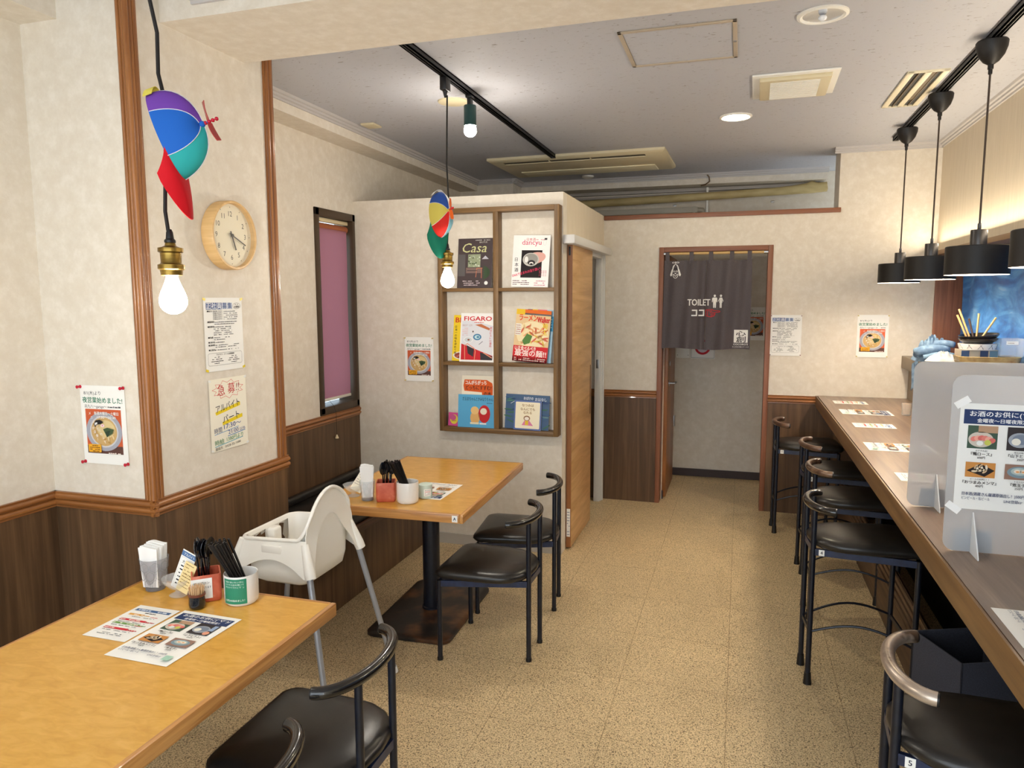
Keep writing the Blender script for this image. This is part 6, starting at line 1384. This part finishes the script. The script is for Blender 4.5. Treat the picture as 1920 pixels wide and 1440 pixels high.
# folded blue towel heap, one end hanging over the edge
TOWEL = noise_mat('towel_blue_grey', [(0.3, (92, 116, 142)), (0.55, (124, 150, 176)), (0.75, (160, 184, 204))], (1, 1, 1), 26, 5, 0.95, 0.6, 380.0, 0, 0.1)
def heap(cx, cy, z, rx, ry, h, seed, amp=0.25, n=4):
    r_ = random.Random(seed); ph = [r_.uniform(0, 6.28) for _ in range(12)]
    def f(u, v):
        a_ = 2 * PI * u; q = v
        rr = 1 + 0.10 * math.sin(3 * a_ + ph[0]) + 0.06 * math.sin(7 * a_ + ph[1])
        zz = h * (1 - q ** 2.2) * (1 + amp * math.sin(n * q * 3 + 2 * a_ + ph[2]) * 0.5 + amp * 0.5 * math.sin(5 * a_ + 9 * q + ph[3]) + amp * 0.35 * math.sin(11 * a_ - 7 * q + ph[4]))
        return (cx + rx * q * rr * math.cos(a_), cy + ry * q * rr * math.sin(a_), z + 0.002 + max(zz, 0.0))
    return f
t = thing('towel', 'crumpled blue grey towel on the far end of the ledge', 'towel', (0, 0, 0))
b = B(); b.grid(heap(1.225, 5.46, LZ, 0.125, 0.13, 0.125, 3, 0.35), 48, 18, 0.004)
def roll(x, y, z, r, w, ax): b.tube([(x + ax[0] * s * w + 0.006 * math.sin(5 * s), y + ax[1] * s * w, z + 0.010 * math.sin(3 * s + 1)) for s in [k / 8 - 0.5 for k in range(9)]], [r * (0.55 + 0.45 * math.sin(PI * (k + 0.7) / 9.4)) for k in range(9)], 12)
roll(1.20, 5.36, LZ + 0.070, 0.034, 0.20, (1, 0.2)); roll(1.27, 5.42, LZ + 0.105, 0.028, 0.16, (0.8, -0.4)); roll(1.16, 5.40, LZ + 0.050, 0.030, 0.14, (0.7, 0.6)); roll(1.24, 5.32, LZ + 0.034, 0.026, 0.18, (1, -0.1))
obj('towel_heap', b, TOWEL, t, angle=80)
b = B(); b.grid(lambda u, v: (1.116 - 0.006 * math.sin(u * 9) + (0.05 * max(0.0, 1 - v * 6) ** 2), lerp(5.36, 5.47, u) + 0.012 * math.sin(v * 6), lerp(LZ + 0.010, 1.045, v) + 0.016 * math.sin(u * 4)), 12, 14, 0.005); obj('towel_end', b, TOWEL, t, angle=80)
b = B(); b.box(1.152, 1.330, 5.175, 5.300, LZ, LZ + 0.014, 0.004); o = obj('tray', b, mat('tray_navy', (34, 36, 58), 0.4)); tag(o, 'flat dark tray under the white cloth on the ledge', 'tray')
b = B(); b.grid(heap(1.240, 5.240, LZ + 0.014, 0.100, 0.062, 0.048, 11, 0.3), 44, 14, 0.003); o = obj('wiping_cloth', b, noise_mat('cloth_white', [(0.3, (222, 218, 206)), (0.7, (242, 240, 232))], (1, 1, 1), 30, 4, 0.95, 0.5, 300.0), angle=80); tag(o, 'crumpled white cloth on the dark ledge tray', 'cloth')
t = thing('serving_platter', 'long brown ceramic dish holding the bowls on the ledge', 'platter', (1.300, 4.60, LZ))
b = B(); b.ring([[(px_, py_, zz) for px_, py_ in rrect(-0.150 * q, 0.150 * q, -0.105 * q, 0.105 * q, 0.05 * q, 6)] for q, zz in ((0.80, 0.0), (0.88, 0.03), (1.0, 0.095), (0.97, 0.097), (0.86, 0.06), (0.5, 0.056), (0.02, 0.056))]); obj('platter_body', b, noise_mat('platter_glaze', [(0.35, (132, 112, 74)), (0.55, (168, 148, 104)), (0.7, (120, 80, 46))], (1, 1, 1), 9, 5, 0.25), t, angle=50)
t = thing('checked_bowl', 'low blue and beige checked bowl under the white bowl', 'bowl', (1.248, 4.60, LZ + 0.060))
b = B(); b.ring([[(px_, py_, zz) for px_, py_ in rrect(-0.092 * q, 0.092 * q, -0.060 * q, 0.060 * q, 0.01, 3)] for q, zz in ((0.92, 0.0), (1.0, 0.01), (1.0, 0.072), (0.95, 0.072), (0.9, 0.012), (0.3, 0.010))]); obj('bowl_body', b, mat('box_beige', (176, 164, 146), 0.4), t)
for i, c in enumerate(((46, 66, 98), (176, 168, 150), (44, 62, 96), (84, 116, 140))):
    b = B(); b.box(-0.086 + i * 0.045, -0.048 + i * 0.045, -0.0612, -0.0598, 0.030, 0.068); obj('check_tile', b, mat('tile_%02x%02x%02x' % c, c, 0.3), t)
def bowl(name, label, x, y, z, r, h, m, rot=(0, 0, 0), foot=0.5):
    t = thing(name, label, 'bowl', (x, y, z), 0, None, rot)
    b = B(); b.lathe([(0.0005, 0.0), (r * foot, 0.0), (r * foot, 0.004), (r * lerp(foot, 1, 0.6), h * 0.45), (r * lerp(foot, 1, 0.9), h * 0.8), (r, h), (r * 0.97, h), (r * 0.90, h * 0.78), (r * 0.7, h * 0.42), (0.0005, 0.006)], 36); obj('bowl_body', b, m, t, angle=50); return t
wb = bowl('rice_bowl', 'white bowl with dark brush strokes under the black bowls', 1.252, 4.60, LZ + 0.1325, 0.094, 0.032, CERAM, (0, 0, 0), 0.92)
b = B()
for k in range(10):
    a0 = -2.7 + k * 0.30; b.tube([(0.0945 * math.cos(a0 + 0.05 * j * (1 if k % 2 else -1)) * (0.93 + 0.016 * j), 0.0945 * math.sin(a0 + 0.05 * j * (1 if k % 2 else -1)) * (0.93 + 0.016 * j), 0.005 + 0.006 * j) for j in range(5)], 0.0012, 5)
obj('brush_mark', b, mat('brush_grey', (84, 88, 100), 0.4), wb)
BLK = mat('lacquer_black', (26, 25, 30), 0.25, coat=0.4)
bowl('lacquer_bowl', 'lower black bowl of the ledge stack', 1.254, 4.60, LZ + 0.165, 0.096, 0.030, BLK, (0, R(-1), 0), 0.72)
bowl('lacquer_bowl', 'upper black bowl of the ledge stack with wooden sticks in it', 1.258, 4.60, LZ + 0.183, 0.098, 0.032, BLK, (R(2), R(-5), 0), 0.72)
STK = mat('stick_bamboo', (214, 172, 116), 0.5)
for (xa, za, xb, zb), c, lb in (((1.200, 1.430, 1.147, 1.560), STK, 'shorter bamboo stick leaning left in the black bowls'), ((1.214, 1.432, 1.154, 1.592), STK, 'longest bamboo stick leaning left in the black bowls'), ((1.232, 1.430, 1.205, 1.540), mat('stick_dark', (76, 58, 54), 0.4), 'dark brown stick in the black bowls'),
                           ((1.245, 1.430, 1.252, 1.568), STK, 'upright bamboo stick in the black bowls'), ((1.268, 1.430, 1.335, 1.545), STK, 'bamboo stick leaning right in the black bowls')):
    b = B(); b.cyl((xa, 4.60, za), (xb, 4.61, zb), 0.0052, 0.0055, 10); o = obj('wooden_stick', b, c); tag(o, lb, 'stick')
t = thing('clear_box', 'clear acrylic box standing beside the bowls on the ledge dish', 'box', (1.398, 4.58, LZ + 0.098))
b = B()
for q in ((-0.055, -0.052, -0.05, 0.05), (0.052, 0.055, -0.05, 0.05), (-0.055, 0.055, -0.05, -0.047), (-0.055, 0.055, 0.047, 0.05)): b.box(q[0], q[1], q[2], q[3], 0.0, 0.098)
b.box(-0.055, 0.055, -0.05, 0.05, 0.0, 0.003); obj('box_wall', b, CLEAR, t)
a = Art(0.055, 0.018, WHITE); a.greek(0.006, 0.006, 0.04, 0.005, (150, 140, 130)); a.build('box_label', frame((-0.028, -0.0506, 0.066), RX, UZ), t)
